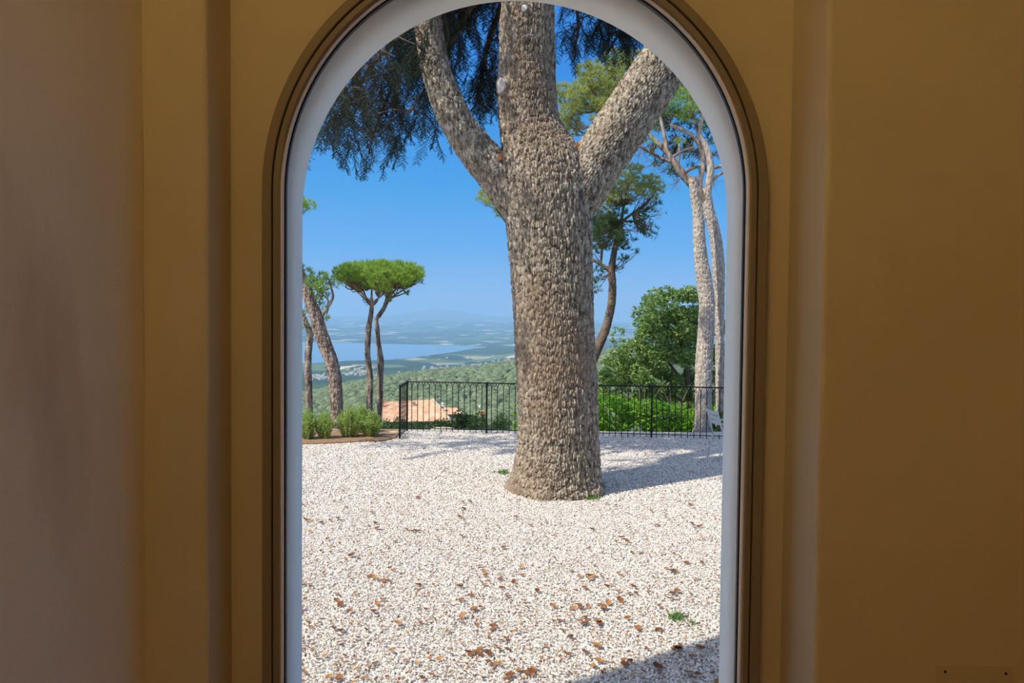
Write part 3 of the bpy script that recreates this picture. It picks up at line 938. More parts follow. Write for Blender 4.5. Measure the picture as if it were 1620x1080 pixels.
# boughs seen through the top left of the arch
bough(cedar, PP((800, -120, 11.4), (700, 0, 11.8), (600, 90, 12.0), (542, 185, 12.1)), 0.07, SPR, 100, 0.27, 1.0, 0.10)
bough(cedar, PP((800, -150, 11.6), (690, 20, 12.4), (630, 120, 12.6), (588, 215, 12.6)), 0.06, SPR, 92, 0.25, 1.0, 0.10)
bough(cedar, PP((800, -80, 11.3), (740, 20, 11.6), (690, 110, 11.7), (648, 180, 11.8)), 0.06, SPR, 67, 0.22, 0.9, 0.10)
bough(cedar, PP((815, -40, 11.5), (775, 60, 12.2), (765, 110, 12.5), (752, 170, 12.6)), 0.06, SPR, 62, 0.19, 0.9, 0.1)
bough(cedar, PP((790, -160, 10.9), (640, -30, 9.8), (575, 75, 9.5), (520, 165, 9.3)), 0.07, SPR, 70, 0.27, 1.0, 0.10)
bough(cedar, PP((815, -60, 11.5), (790, -20, 12.2), (740, 10, 12.5), (700, 30, 12.9)), 0.05, SPR, 26, 0.2, 0.8, 0.05)
bough(cedar, PP((690, 60, 11.9), (705, 140, 12.0), (716, 200, 12.1), (728, 232, 12.2)), 0.025, SPR, 16, 0.09, 0.55, 0.02)
# boughs behind the right stem
bough(cedar, PP((845, -90, 11.4), (900, -30, 12.0), (915, 40, 12.2), (905, 90, 12.3)), 0.05, SPR, 26, 0.17, 0.75, 0.05)
bough(cedar, PP((850, -90, 11.4), (940, -40, 12.0), (985, 20, 12.2), (985, 60, 12.2)), 0.06, SPR, 60, 0.24, 0.85, 0.05)
bough(cedar, PP((1060, -60, 11.2), (1020, 0, 12.0), (960, 25, 12.4), (935, 60, 12.6)), 0.05, SPR, 40, 0.2, 0.85, 0.05)
# the crown above the frame (its shade falls on the terrace behind)
for a, L, z in ((3.0, 6.5, 8.6), (2.8, 6.0, 9.0), (3.2, 7.0, 9.4), (2.4, 3.0, 8.8), (1.6, 2.0, 9.4), (0.9, 3.0, 9.2), (0.3, 5.0, 9.2), (-0.1, 5.2, 9.6), (2.9, 5.0, 10.4), (3.05, 8.2, 8.2)):
    b0 = np.array([0.25, YT + 0.1, z - 0.4])
    d = np.array([math.cos(a), math.sin(a), 0])
    bough(cedar, [b0, b0 + d * L * 0.4 + [0, 0, 0.35], b0 + d * L * 0.75 + [0, 0, 0.3], b0 + d * L], 0.09, SPR_BIG, 25, 0.5, 1.0, 0.1)

# ------------------------------------------------------------------ pines
def limb(ctrl, parent, material, n=8, name='branch', nseg=14, rough_=0.0):
    S = spline(np.array(ctrl), nseg)
    rad = S[:, 3].copy()
    V, Fc = tube_np(S[:, :3], rad, n)
    return link(name, mesh_np(name, V, Fc, True), material, parent)

def trunk_pine(rows, y, parent, material, cw=0.05, ch=0.10, amp=0.012, seed=0, nu=90, nv=280, name='trunk', lumpy=0.06):
    V, Fc = bark_tube(pxw(rows, y), nu, nv, cw, ch, amp, lumpy, seed)
    return link(name, mesh_np(name, V, Fc, True), material, parent)

def clusters_foliage(parent, clusters, material, L=0.13, w=0.009, n=14, per=26, name='foliage', flat=0.6, up=0.8):
    """clusters: (centre, radius)"""
    parts = []
    for c, r in clusters:
        k = max(6, int(per * (r / 0.35) ** 2))
        u = unit(k); u[:, 2] = u[:, 2] * 0.9 + 0.15
        rad = r * rng.uniform(0.45, 1.0, k) ** 0.6
        pos = np.array(c) + u * rad[:, None] * np.array([1, 1, flat])
        parts.append(tufts(pos, u * 0.7 + np.array([0, 0, up]), n, L, w))
    return link(name, mesh_np(name, *cat(parts)), material, parent)

def twigs_to(parent, origins, clusters, material, r0_=0.03, name='twigs', sag=0.12, per=2):
    """thin forking branches from origins to the cluster centres"""
    out = []
    for c, r in clusters:
        c = np.array(c)
        o = min(origins, key=lambda p: np.linalg.norm(np.array(p) - c)) if len(origins) > 1 else origins[0]
        o = np.array(o)
        L = np.linalg.norm(c - o)
        mid = o + (c - o) * 0.5 + np.array([rng.normal(0, 0.06), rng.normal(0, 0.06), -sag]) * L
        S = spline(np.array([o, mid, c]), 9)
        tv, tf = tube_np(S, np.linspace(r0_, r0_ * 0.3, 9), 5); out.append((tv, tri(tf)))
        for k in range(per):
            t0 = rng.uniform(0.35, 0.8); p = S[int(t0 * 8)]
            q = c + unit(1)[0] * r * 0.8
            m_ = (p + q) / 2 + rng.normal(0, 0.05, 3)
            tv, tf = tube_np(np.array([p, m_, q]), np.array([r0_ * 0.45, r0_ * 0.3, r0_ * 0.15]), 4); out.append((tv, tri(tf)))
    return link(name, mesh_np(name, *cat(out), True), material, parent)

# leaning pine at the left edge
Y1 = 17.0
t1 = empty('pine_tree', (P(532, 680, Y1)[0], Y1, zslope(Y1)))
tag(t1, 'leaning thick-trunked pine at the left edge of the window view', 'tree')
trunk_pine([(531, 690, 24), (533, 660, 19), (532.5, 640, 19), (530.5, 605, 19), (525, 575, 20), (515, 548, 21), (507, 525, 21), (500, 500, 20), (492, 480, 18), (484, 458, 16), (474, 432, 15), (462, 395, 13), (450, 340, 11)], Y1, t1, MT['bark_pine'], 0.045, 0.12, 0.022, 21)
limb(pxw([(503, 508, 8), (513, 494, 6), (522, 480, 5), (527, 468, 4), (523, 452, 3), (520, 440, 2)], Y1), t1, MT['bark_pine'])
limb(pxw([(518, 486, 4), (519, 475, 3), (512, 467, 3), (503, 458, 2)], Y1), t1, MT['bark_pine'])
cl = [(P(x, y, Y1 + dy), r) for x, y, r, dy in ((484, 432, 0.15, 0), (502, 440, 0.20, 0.2), (497, 448, 0.2, -0.2), (527, 437, 0.17, 0), (520, 445, 0.16, .3), (490, 452, 0.2, 0.2), (508, 455, 0.18, -0.2), (512, 466, 0.16, 0.1),
      (500, 468, 0.18, 0), (506, 478, 0.14, 0.2), (530, 452, 0.10, 0), (515, 490, 0.08, 0), (486, 495, 0.12, 0.1), (516, 505, 0.06, 0), (490, 327, 0.14, 0), (482, 322, 0.15, 0.1), (460, 330, 0.3, 0.1), (445, 310, 0.4, 0), (462, 425, 0.25, 0))]
rq = random.Random(23)
for k in range(40):
    a_ = rq.uniform(0, 6.28); q_ = rq.random() ** 0.5
    cl.append((P(432 + 46 * q_ * math.cos(a_), 322 + 16 * q_ * math.sin(a_) + 8 * q_ * q_, Y1 + rq.uniform(-0.8, 0.8)), rq.uniform(0.14, 0.24)))
clusters_foliage(t1, cl, MT['pine'], 0.11, 0.011, 13, 110)
twigs_to(t1, [P(522, 480, Y1), P(503, 458, Y1), P(488, 470, Y1), P(455, 360, Y1), P(448, 345, Y1)], cl, MT['twig'], 0.015)

Y2 = 18.2
t2 = empty('pine_tree', (P(490, 690, Y2)[0], Y2, zslope(Y2)))
tag(t2, 'slim straight pine trunk at the far left behind the leaning pine', 'tree')
trunk_pine([(489, 700, 13), (489.5, 655, 11), (488.5, 620, 11), (487.5, 590, 11), (487.5, 565, 10.5), (489, 545, 10), (490, 528, 9), (484, 510, 7), (478, 495, 5)], Y2, t2, MT['bark_pine'], 0.04, 0.09, 0.012, 31, 32)
cl = [(P(x, y, Y2), r) for x, y, r in ((484, 522, 0.16), (492, 527, 0.12), (488, 537, 0.12), (478, 508, 0.2))]
clusters_foliage(t2, cl, MT['pine_dull'], 0.10, 0.010, 12, 50)

# the two umbrella pines
Y3 = 19.0
def umbrella(name, label, trunk_rows, y, fork, clus, seed, extra):
    t = empty(name, (P(trunk_rows[0][0], trunk_rows[0][1], y)[0], y, zslope(y)))
    tag(t, label, 'tree', 'twin umbrella pines by the rosemary')
    trunk_pine(trunk_rows, y, t, MT['bark_pine'], 0.04, 0.09, 0.012, seed, 36)
    for e_ in extra: limb(pxw(e_, y), t, MT['bark_pine'])
    clusters_foliage(t, clus, MT['pine'], 0.125, 0.012, 14, 66)
    twigs_to(t, fork, clus, MT['bark_pine'], 0.022, sag=0.16, per=3)
    return t
def dome(x0, x1, n, ylo, yhi, y, seed):
    r = random.Random(seed); out = []
    for k in range(n):
        u = r.uniform(-1, 1); dpt = r.uniform(-1.3, 1.3)
        px = (x0 + x1) / 2 + u * (x1 - x0) / 2
        e_ = abs((px - 601) / 66.0)
        top = yhi + 12 * e_ ** 3 + 3.5 * abs(dpt)
        bot = ylo - 24 * e_ ** 1.3
        py = top + 6 + (bot - top - 6) * r.random() ** 1.8
        out.append((P(px, py, y + dpt), r.uniform(0.16, 0.26)))
    return out
A_rows = [(586, 690, 12), (585, 655, 10), (584.5, 640, 10), (585.5, 600, 9.5), (581.5, 560, 8.5), (582, 540, 8.5), (583, 520, 8.5), (586.5, 500, 7), (588, 485, 6.2), (588, 472, 4)]
B_rows = [(600, 690, 11), (600, 655, 9), (600.5, 640, 9.5), (601.5, 600, 9.5), (602.5, 575, 10), (601.5, 562, 9), (598.5, 540, 6.5), (597, 520, 6.3), (595.5, 506, 6), (601, 497, 6.5), (608.5, 485, 6), (613, 470, 5), (616, 455, 3)]
clA = dome(541, 606, 80, 460, 414, Y3, 1) + [(P(580, 478, Y3), 0.10), (P(539, 428, Y3), 0.17), (P(545, 438, Y3 + .2), 0.15)]
clB = dome(600, 660, 76, 462, 413, Y3 + 0.3, 2) + [(P(661, 440, Y3), 0.13), (P(664, 446, Y3), 0.10), (P(646, 464, Y3), 0.07), (P(618, 476, Y3), 0.06)]
umbrella('umbrella_pine', 'umbrella pine with the straighter pale trunk, left of the twin pair', A_rows, Y3, [P(588, 480, Y3), P(585, 468, Y3), P(594, 462, Y3), P(575, 455, Y3), P(590, 446, Y3)], clA, 41,
         [[(588, 484, 5), (581, 476, 3.5), (575, 460, 3), (568, 446, 2)], [(588, 484, 5), (596, 476, 3.5), (601, 462, 3), (603, 446, 2)], [(588, 476, 4), (588, 460, 3), (591, 444, 2)], [(586, 480, 3), (570, 466, 2.5), (554, 450, 2), (545, 440, 1.5)], [(586, 478, 3), (566, 456, 2.2), (558, 442, 1.5)], [(590, 478, 3), (610, 462, 2), (622, 446, 1.5)]])
umbrella('umbrella_pine', 'umbrella pine with the kinked darker trunk, right of the twin pair', B_rows, Y3 + 0.3, [P(613, 470, Y3 + .3), P(620, 458, Y3 + .3), P(632, 450, Y3 + .3), P(608, 460, Y3 + .3)], clB, 45,
         [[(611, 476, 4.5), (622, 462, 3.5), (632, 452, 3), (645, 446, 2)], [(609, 482, 4), (618, 472, 3), (634, 466, 2.2), (648, 460, 1.5)], [(613, 470, 4), (612, 456, 3), (608, 442, 2)], [(612, 474, 3), (636, 460, 2.2), (656, 448, 1.5)], [(614, 468, 3), (628, 456, 2.2), (640, 440, 1.5)]])

# crooked pine behind the cedar, right side
Y5 = 20.0
t5 = empty('pine_tree', (P(925, 690, Y5)[0], Y5, zslope(Y5)))
tag(t5, 'crooked pine, coloured dark as in shade, standing behind the cedar trunk', 'tree')
trunk_pine([(918, 700, 20), (922, 650, 18), (926, 610, 17), (935, 575, 16), (946, 548, 15), (956, 525, 14), (963, 503, 13), (968, 478, 12), (969, 450, 11.5), (967.5, 430, 11), (970, 408, 9), (975, 383, 8), (980, 362, 7), (984, 346, 5)], Y5, t5, MT['twig'], 0.045, 0.1, 0.014, 51, 60)  # dark bark on trunk and limbs puts their shade into the colour
for rows in ([(966, 428, 8), (955, 421, 6), (940, 412, 5), (925, 408, 4)], [(983, 350, 5), (987, 325, 4), (992, 300, 3), (1000, 280, 2)], [(982, 352, 5), (1000, 338, 4), (1018, 325, 3), (1035, 308, 2)],
             [(981, 356, 4), (970, 340, 3), (958, 330, 3), (945, 320, 2)], [(978, 368, 4), (960, 365, 3), (948, 358, 2)], [(983, 350, 4), (1003, 350, 3), (1022, 345, 2)], [(950, 418, 4), (952, 395, 4), (948, 375, 2)],
             [(930, 560, 6), (880, 480, 6), (820, 380, 4), (785, 330, 3)]):
    limb(pxw(rows, Y5), t5, MT['twig'])
rq = random.Random(9)
fan = []
for k in range(60):
    a_ = rq.uniform(-0.5, 3.4); rr_ = rq.uniform(25, 62)
    x_, y_ = 985 + math.cos(a_) * rr_ * 1.0, 350 - math.sin(a_) * rr_ * 1.15
    if x_ < 940: continue
    fan.append((P(x_, y_, Y5 + rq.uniform(-0.9, 0.9)), rq.uniform(0.10, 0.2)))
cl_lit = [(P(x, y, Y5 + random.uniform(-0.6, 0.6)), r) for x, y, r in ((996, 272, .30), (1006, 268, .2), (985, 285, .28), (1015, 290, .30), (1032, 288, .26), (1040, 296, .2), (1000, 296, .3), (1024, 305, .26), (1042, 306, .14), (975, 300, .26),
      (968, 312, .24), (962, 305, .2), (770, 312, .25), (785, 322, .28), (762, 318, .12), (790, 338, .2), (778, 308, .2), (800, 315, .25), (955, 322, .22))]
cl_shaded = [(P(x, y, Y5 + random.uniform(-0.6, 0.6)), r) for x, y, r in ((950, 350, .25), (962, 352, .22), (945, 365, .25), (958, 370, .24), (972, 356, .16), (940, 378, .2), (955, 388, .16), (982, 388, .12), (998, 355, .13), (1015, 345, .16),
      (1028, 335, .14), (1040, 320, .12), (1012, 366, .08), (985, 410, .14), (992, 408, .10), (978, 425, .12), (995, 395, .08), (940, 400, .14), (946, 428, .16), (938, 445, .2), (950, 440, .12), (944, 460, .12), (1003, 380, .06), (1008, 398, .06))]
clusters_foliage(t5, cl_lit, MT['pine_dull'], 0.12, 0.012, 13, 110)  # lit clusters get the light yellow-green needles
low = [(P(rq.uniform(937, 985), rq.uniform(335, 400), Y5 + rq.uniform(-0.8, 0.8)), rq.uniform(0.12, 0.22)) for k in range(34)]
clusters_foliage(t5, cl_shaded + low, MT['shrub'], 0.12, 0.012, 12, 90)  # dark leaf colour stands in for shade on these clusters
clusters_foliage(t5, [f for f in fan if f[0][2] > P(985, 335, Y5)[2]], MT['pine_dull'], 0.12, 0.011, 10, 34)
clusters_foliage(t5, [f for f in fan if f[0][2] <= P(985, 335, Y5)[2]], MT['shrub'], 0.12, 0.010, 9, 30)  # lower fan coloured dark, upper fan light: crown shading put into colour
twigs_to(t5, [P(983, 350, Y5), P(980, 362, Y5), P(987, 325, Y5), P(1000, 338, Y5)], fan + low, MT['twig'], 0.016, sag=0.05, per=5)
twigs_to(t5, [P(987, 325, Y5), P(983, 350, Y5), P(1010, 332, Y5), P(962, 335, Y5), P(955, 362, Y5), P(967, 428, Y5), P(785, 330, Y5), P(992, 300, Y5)], cl_lit + cl_shaded, MT['twig'], 0.014, sag=0.06, per=4)

# the pair of tall pines at the right
Y6 = 16.7
t6 = empty('pine_tree', (P(1110, 690, Y6)[0], Y6, zslope(Y6)))
tag(t6, 'tall pine with straight pale trunk at the right, just behind the railing', 'tree')
trunk_pine([(1110, 700, 32), (1111, 686, 29), (1112, 670, 27), (1112.5, 620, 26), (1113.5, 570, 25), (1116.5, 520, 25), (1118, 480, 24), (1113, 440, 23), (1108, 405, 19.5), (1106, 370, 18), (1104, 335, 16), (1100, 312, 14), (1096, 280, 11)], Y6, t6, MT['bark_pale'], 0.05, 0.11, 0.02, 61, 120, 420)
Y7 = 17.3
t7 = empty('pine_tree', (P(1141, 690, Y7)[0], Y7, zslope(Y7)))
tag(t7, 'tall forked pine with spreading limbs at the right edge of the view', 'tree')
trunk_pine([(1141, 705, 18), (1140, 640, 15), (1139, 580, 14), (1138.5, 540, 13), (1138, 500, 15), (1138, 460, 16), (1136.5, 420, 18), (1131, 370, 17), (1121, 332, 17), (1118, 312, 16), (1116, 298, 12)], Y7, t7, MT['bark_pale'], 0.05, 0.11, 0.018, 65, 90, 400)
L7 = ([(1121, 322, 16), (1107, 305, 15), (1093, 290, 13.5), (1079, 274, 12.5), (1066, 257, 11), (1052, 237, 9), (1039, 225, 8), (1022, 208, 6), (1000, 190, 5), (975, 185, 4)],
      [(1056, 243, 8), (1052, 222, 7), (1048, 200, 6), (1044, 175, 5), (1050, 150, 4)],
      [(1066, 257, 6), (1050, 252, 5), (1035, 244, 4.5), (1015, 233, 4), (990, 222, 3), (955, 205, 3)],
      [(1118, 315, 13), (1120.5, 295, 12), (1124, 268, 12), (1121, 245, 11), (1114, 225, 9), (1106, 213, 8), (1110, 190, 6), (1113, 165, 5), (1108, 130, 4)],
      [(1110, 308, 9), (1107, 290, 8), (1112, 265, 8), (1112, 248, 7), (1108, 232, 7), (1098, 216, 6)],
      [(1100, 216, 7), (1080, 206, 6.5), (1060, 197, 6)],
      [(1124, 268, 7), (1134, 264, 6), (1146, 262, 5), (1160, 255, 4)],
      [(1122, 290, 6), (1134, 279, 5), (1148, 270, 4)],
      [(1080, 276, 6), (1092, 268, 5), (1108, 262, 5)],
      [(1062, 250, 5), (1078, 240, 4), (1098, 233, 4)],
      [(1072, 262, 5), (1075, 240, 4), (1074, 218, 3)],
      [(1106, 215, 5), (1100, 195, 5), (1095, 175, 4), (1090, 150, 3)])
for i, rows in enumerate(L7): limb(pxw(rows, Y7), t7, MT['bark_pale'] if i in (3, 5) else MT['bark_pine'], 10)
cl7 = [(P(x, y, Y7 + random.uniform(-0.4, 0.8)), r) for x, y, r in ((1052, 160, .26), (1070, 175, .26), (1085, 165, .28), (1066, 150, .25), (1080, 185, .2), (1095, 190, .2), (1045, 185, .2), (1100, 170, .2), (1120, 200, .2), (1040, 205, .14), (1085, 150, .25), (1110, 150, .3),
      (1075, 225, .10), (1095, 240, .10), (1058, 225, .10), (1132, 225, .14), (1030, 225, .10), (1085, 250, .08), (1040, 262, .07), (1060, 275, .06))]
cl8 = [(P(x, y, Y7 + 1.5 + random.uniform(-0.6, 0.8)), r) for x, y, r in ((890, 145, .26), (900, 160, .3), (912, 150, .28), (925, 140, .32), (940, 130, .34), (955, 120, .32), (970, 110, .28), (950, 150, .34), (965, 145, .3), (935, 165, .28), (895, 180, .24), (905, 195, .22), (912, 175, .25), (950, 170, .28),
      (925, 115, .26), (975, 130, .28), (940, 105, .2), (990, 120, .25), (890, 195, .2), (902, 212, .2), (960, 175, .2), (918, 205, .14), (940, 190, .12), (985, 105, .2), (1000, 95, .3), (970, 90, .25))]
clusters_foliage(t7, cl7, MT['pine'], 0.12, 0.011, 13, 100)
clusters_foliage(t7, cl8, MT['pine_dull'], 0.14, 0.012, 14, 130)
o7 = [P(r[0], r[1], Y7) for rows in L7 for r in rows[2:]]
twigs_to(t7, o7, cl7, MT['twig'], 0.014, per=5)
twigs_to(t7, [P(975, 185, Y7 + .6), P(955, 205, Y7 + .6), P(945, 175, Y7 + 1.2), P(935, 200, Y7 + 1.2)], cl8, MT['twig'], 0.02, per=3)
cl9 = [(P(x, y, Y7 + random.uniform(-0.3, 0.9)), r) for x, y, r in ((1070, 205, .16), (1090, 220, .16), (1062, 238, .12), (1082, 238, .14), (1100, 200, .16), (1126, 215, .16), (1130, 190, .2), (1030, 240, .10), (1020, 222, .12),
      (1048, 255, .09), (1092, 262, .08), (1135, 245, .12), (1050, 195, .16), (1118, 175, .2), (1060, 180, .2), (1100, 245, .1))]
rq = random.Random(19)
for k in range(46):
    x_, y_ = rq.uniform(1015, 1150), rq.uniform(130, 275)
    if y_ > 300 - 1.0 * abs(x_ - 1115) and x_ < 1060 and y_ > 250: continue
    cl9.append((P(x_, y_, Y7 + rq.uniform(0.2, 1.4)), rq.uniform(0.09, 0.2) * (1.2 if y_ < 200 else 0.75)))
clusters_foliage(t7, cl9, MT['shrub'], 0.12, 0.010, 12, 80)
twigs_to(t7, o7, cl9, MT['twig'], 0.016, per=9)
bare = [(P(x, y, Y7 + random.uniform(-.3, .3)), .35) for x, y in ((1010, 250), (1030, 262), (1045, 275), (1060, 292), (1020, 240), (1035, 255), (1085, 230), (1070, 215), (1130, 300), (1136, 240), (1058, 230), (1100, 250))]
twigs_to(t7, o7, bare, MT['twig'], 0.009, 'bare_twigs', per=15)

# ------------------------------------------------------------------ broadleaf tree, hedge and shrubs
def leafy(parent, blobs, n_per, L, W, material, name='foliage', shell=0.55):
    parts = []
    for c, r in blobs:
        k = int(n_per * (r ** 2))
        u = unit(k); rad = r * rng.uniform(shell, 1.0, k)
        parts.append(leaves(np.array(c) + u * rad[:, None] * np.array([1, 1, 0.85]), L, W))
    return link(name, mesh_np(name, *cat(parts)), material, parent)

Y8 = 23.0
t8 = empty('oak_tree', (P(1085, 700, Y8)[0], Y8, zslope(Y8)))
tag(t8, 'round bushy green oak growing behind the railing at the right', 'tree')
limb(pxw([(1088, 715, 14), (1090, 660, 12), (1088, 600, 10), (1080, 550, 7), (1070, 500, 4)], Y8), t8, MT['twig'], name='trunk')
for rows in ([(1089, 630, 6), (1070, 590, 5), (1045, 560, 3)], [(1089, 640, 5), (1060, 625, 4), (1020, 615, 3), (990, 600, 2)], [(1087, 590, 6), (1100, 540, 4), (1105, 500, 3)], [(1080, 550, 4), (1055, 520, 3), (1035, 490, 2)]):
    limb(pxw(rows, Y8), t8, MT['twig'])
ob = []
rr = random.Random(5)
for x, y, r in ((1045, 470, .35), (1030, 480, .35), (1060, 468, .35), (1080, 462, .38), (1098, 465, .38), (1030, 500, .45), (1050, 500, .5), (1075, 495, .5), (1100, 495, .5), (1015, 505, .3), (1020, 525, .45), (1045, 530, .55), (1075, 530, .55), (1100, 530, .5),
                (1005, 545, .42), (1025, 555, .5), (1050, 560, .55), (1080, 565, .55), (985, 560, .38), (990, 580, .45), (1015, 585, .5), (1045, 590, .5), (965, 575, .35), (965, 595, .4), (990, 605, .42), (1020, 610, .45), (1050, 615, .4), (955, 600, .3), (1140, 560, .5), (1145, 520, .4), (1145, 600, .5), (1130, 630, .4),
                (978, 525, .14), (968, 535, .10), (1010, 490, .15), (985, 545, .2), (1095, 600, .4), (1075, 620, .3), (958, 620, .35), (980, 630, .35), (1060, 632, .35), (1085, 642, .32), (1030, 632, .32), (1102, 622, .38), (1070, 605, .35), (1010, 630, .3)):
    for k in range(5):
        ob.append((P(x + rr.uniform(-9, 9), y + rr.uniform(-8, 8), Y8 + rr.uniform(-0.9, 0.9)), r * rr.uniform(0.45, 0.8)))
leafy(t8, ob, 1900, 0.10, 0.06, MT['oak'])

Yh = 17.4
hd = empty('laurel_hedge', (P(1020, 690, Yh)[0], Yh, zslope(Yh)))
tag(hd, 'bright green leafy laurel hedge behind the right half of the railing', 'hedge')
hb = []
for k in range(190):
    px = random.uniform(938, 1150); top = np.interp(px, [938, 960, 1000, 1060, 1100, 1150], [618, 622, 628, 632, 640, 640])
    hb.append((P(px, random.uniform(top + 8, 700), Yh + random.uniform(-0.3, 0.6)), random.uniform(0.14, 0.24)))
leafy(hd, hb, 1500, 0.10, 0.052, MT['laurel'])
mb = MB()
for k in range(14):
    q = P(945 + k * 15, 700, Yh + 0.2); mb.tube([(q[0], q[1], zslope(Yh) - 0.05), (q[0] + random.uniform(-.1, .1), q[1], 0.5), (q[0] + random.uniform(-.2, .2), q[1], 0.9)], [0.015, 0.012, 0.006], 5)
mb.build('stems', MT['twig'], hd)
hb = [(P(826, y, Yh), 0.16) for y in range(640, 700, 8)] + [(P(816, y, Yh), 0.08) for y in range(655, 700, 8)]
h2 = empty('laurel_shrub', (P(826, 700, Yh)[0], Yh, zslope(Yh)))
tag(h2, 'bright green laurel shrub peeking out left of the cedar trunk', 'shrub')
leafy(h2, hb, 1400, 0.10, 0.05, MT['laurel'])
mb = MB(); q = P(826, 690, Yh); mb.tube([(q[0], q[1], zslope(Yh) - .05), (q[0], q[1], 0.7)], [0.015, 0.008], 5); mb.build('stem', MT['twig'], h2)

def shrub(name, label, pts_, y, r, material, L=0.07, W=0.04, n=1700, group=None):
    c = P(pts_[0][0], pts_[0][1], y)
    o = empty(name, (c[0], y, zslope(y)))
    tag(o, label, 'shrub', group)
    bl = []
    for x, yy in pts_:
        for k in range(3): bl.append((P(x + random.uniform(-4, 4), yy + random.uniform(-4, 4), y + random.uniform(-.3, .3)), r * random.uniform(0.7, 1.1)))
    leafy(o, bl, n, L, W, material)
    mb = MB()
    for k in range(3): mb.tube([(c[0] + (k - 1) * .05, y, zslope(y) - .1), (c[0] + (k - 1) * .1, y, c[2])], [0.02, 0.01], 5)
    mb.build('stems', MT['twig'], o)
    return o
shrub('garden_shrub', 'dark shrub between the twin pines and the railing corner', [(610, 672), (620, 680), (630, 668), (640, 680), (648, 676), (605, 682), (625, 688), (640, 688)], 21, 0.22, MT['shrub'])
shrub('clipped_shrub', 'low green clipped shrub below the tiled roof', [(655, 675), (665, 674), (676, 673), (686, 673), (696, 672), (706, 671), (660, 682), (690, 680)], 22, 0.18, MT['shrub'])
shrub('garden_shrub', 'dark rounded shrub right of the tiled house', [(720, 668), (728, 660), (738, 662), (746, 668), (728, 674), (740, 676), (718, 678)], 22, 0.22, MT['shrub'])
shrub('garden_shrub', 'light green shrub beside the railing post left of the cedar', [(750, 664), (758, 668), (754, 678), (746, 676), (764, 678), (770, 684), (760, 660)], 21, 0.2, MT['oak'])
shrub('garden_shrub', 'loose yellowish shrub between railing post and cedar trunk', [(785, 668), (793, 662), (790, 676), (799, 672), (780, 682), (800, 684)], 21.5, 0.18, MT['oak'])

# rosemary clumps in the bed at the left
def rosemary(label, cx_, base_y, wpx, top_y, seed):
    b = G(cx_, base_y, -0.02)
    o = empty('rosemary_bush', b)
    tag(o, label, 'bush', 'rosemary bushes in the left bed')
    y = b[1]; Wd = wpx * y / F; Hh = (base_y - top_y) * y / F
    n = 85
    parts, st = [], []
    r = np.random.default_rng(seed)
    for k in range(n):
        a = r.uniform(0, 2 * math.pi); q = r.uniform(0, 1) ** 0.6
        foot_ = np.array([math.cos(a) * q * Wd * 0.22, math.sin(a) * q * Wd * 0.22, 0]) + b
        tip = np.array([math.cos(a) * q * Wd * 0.55, math.sin(a) * q * Wd * 0.5, Hh * (1.05 - 0.45 * q * q) * r.uniform(0.75, 1.05)]) + b
        mid = (foot_ + tip) / 2 + r.normal(0, 0.02, 3)
        S = spline(np.array([foot_, mid, tip]), 14)
        tv, tf = tube_np(S[[0, 5, 9, 13]], np.array([0.006, 0.005, 0.004, 0.002]), 3); st.append((tv, tri(tf)))
        nn = 60
        u = r.uniform(0.12, 1.0, nn)
        c = np.stack([np.interp(u, np.linspace(0, 1, 14), S[:, i]) for i in range(3)], -1)
        d = r.normal(size=(nn, 3)) * 0.7 + np.array([0, 0, 0.8]); d /= np.linalg.norm(d, axis=1)[:, None]
        parts.append(tris(c, d, 0.06 * r.uniform(0.7, 1.2, nn), 0.012))
    link('stems', mesh_np('stems', *cat(st)), MT['twig'], o)
    link('foliage', mesh_np('foliage', *cat(parts)), MT['rosemary'], o)
rosemary('upright rosemary bush against the left window edge', 487, 696, 30, 648, 1)
rosemary('second rosemary bush from the left, before the leaning trunk', 514, 695, 30, 652, 2)
rosemary('widest rosemary bush between leaning pine and twin pines', 552, 693, 40, 645, 3)
rosemary('rightmost rosemary bush in front of the twin pines', 588, 692, 36, 653, 4)
rosemary('pale rosemary bush behind the widest one', 572, 686, 30, 640, 5)

# soil bed and edging stones
bed = [G(px, py, -0.01) for px, py in ((300, 706), (500, 702.5), (560, 699.5), (605, 698), (625, 694), (632, 686), (632, 680), (560, 680), (300, 680))]
me = bpy.data.meshes.new('soil_bed'); 
V = [(p[0], min(p[1], 16.33), 0.012) for p in bed]; k = len(V)
me.from_pydata(V + [(x, y, -0.2) for x, y, z in V], [], [tuple(range(k))] + [(i, i + k, (i + 1) % k + k, (i + 1) % k) for i in range(k)])
tag(link('soil_bed', me, MT['soil']), 'strip of reddish soil under the rosemary bushes', 'soil bed')
def stone(label, px, py, wpx, hpx, y, seed, z=None):
    q = P(px, py, y)
    r = wpx / 2 * y / F
    o = lump('edging_stone', (q[0], q[1], q[2]), r, MT['rock'], None, seed, (1, 0.7, hpx / wpx), 2, 0.3)
    tag(o, label, 'stone', 'stones along the terrace edge')
stone('flat pale stone beside the rightmost rosemary bush', 612, 692, 26, 8, 15.2, 1)
stone('low pale stone just left of the railing end post', 624, 686, 22, 9, 15.7, 2)
stone('small flat stone at the foot of the railing end post', 627, 696, 16, 5, 14.8, 3)
stone('large flat pale boulder behind the railing below the house', 700, 681, 42, 12, 17.2, 4)
stone('smaller pale boulder left of the large one behind the railing', 674, 683, 18, 7, 17.0, 5)
stone('low pale stone behind the railing by the middle post', 752, 685, 24, 6, 16.8, 6)
stone('pale stone at the foot of the leaning pine', 530, 688, 16, 9, 15.9, 8)
stone('long low stone behind the railing near the cedar', 796, 688, 30, 5, 16.6, 9)

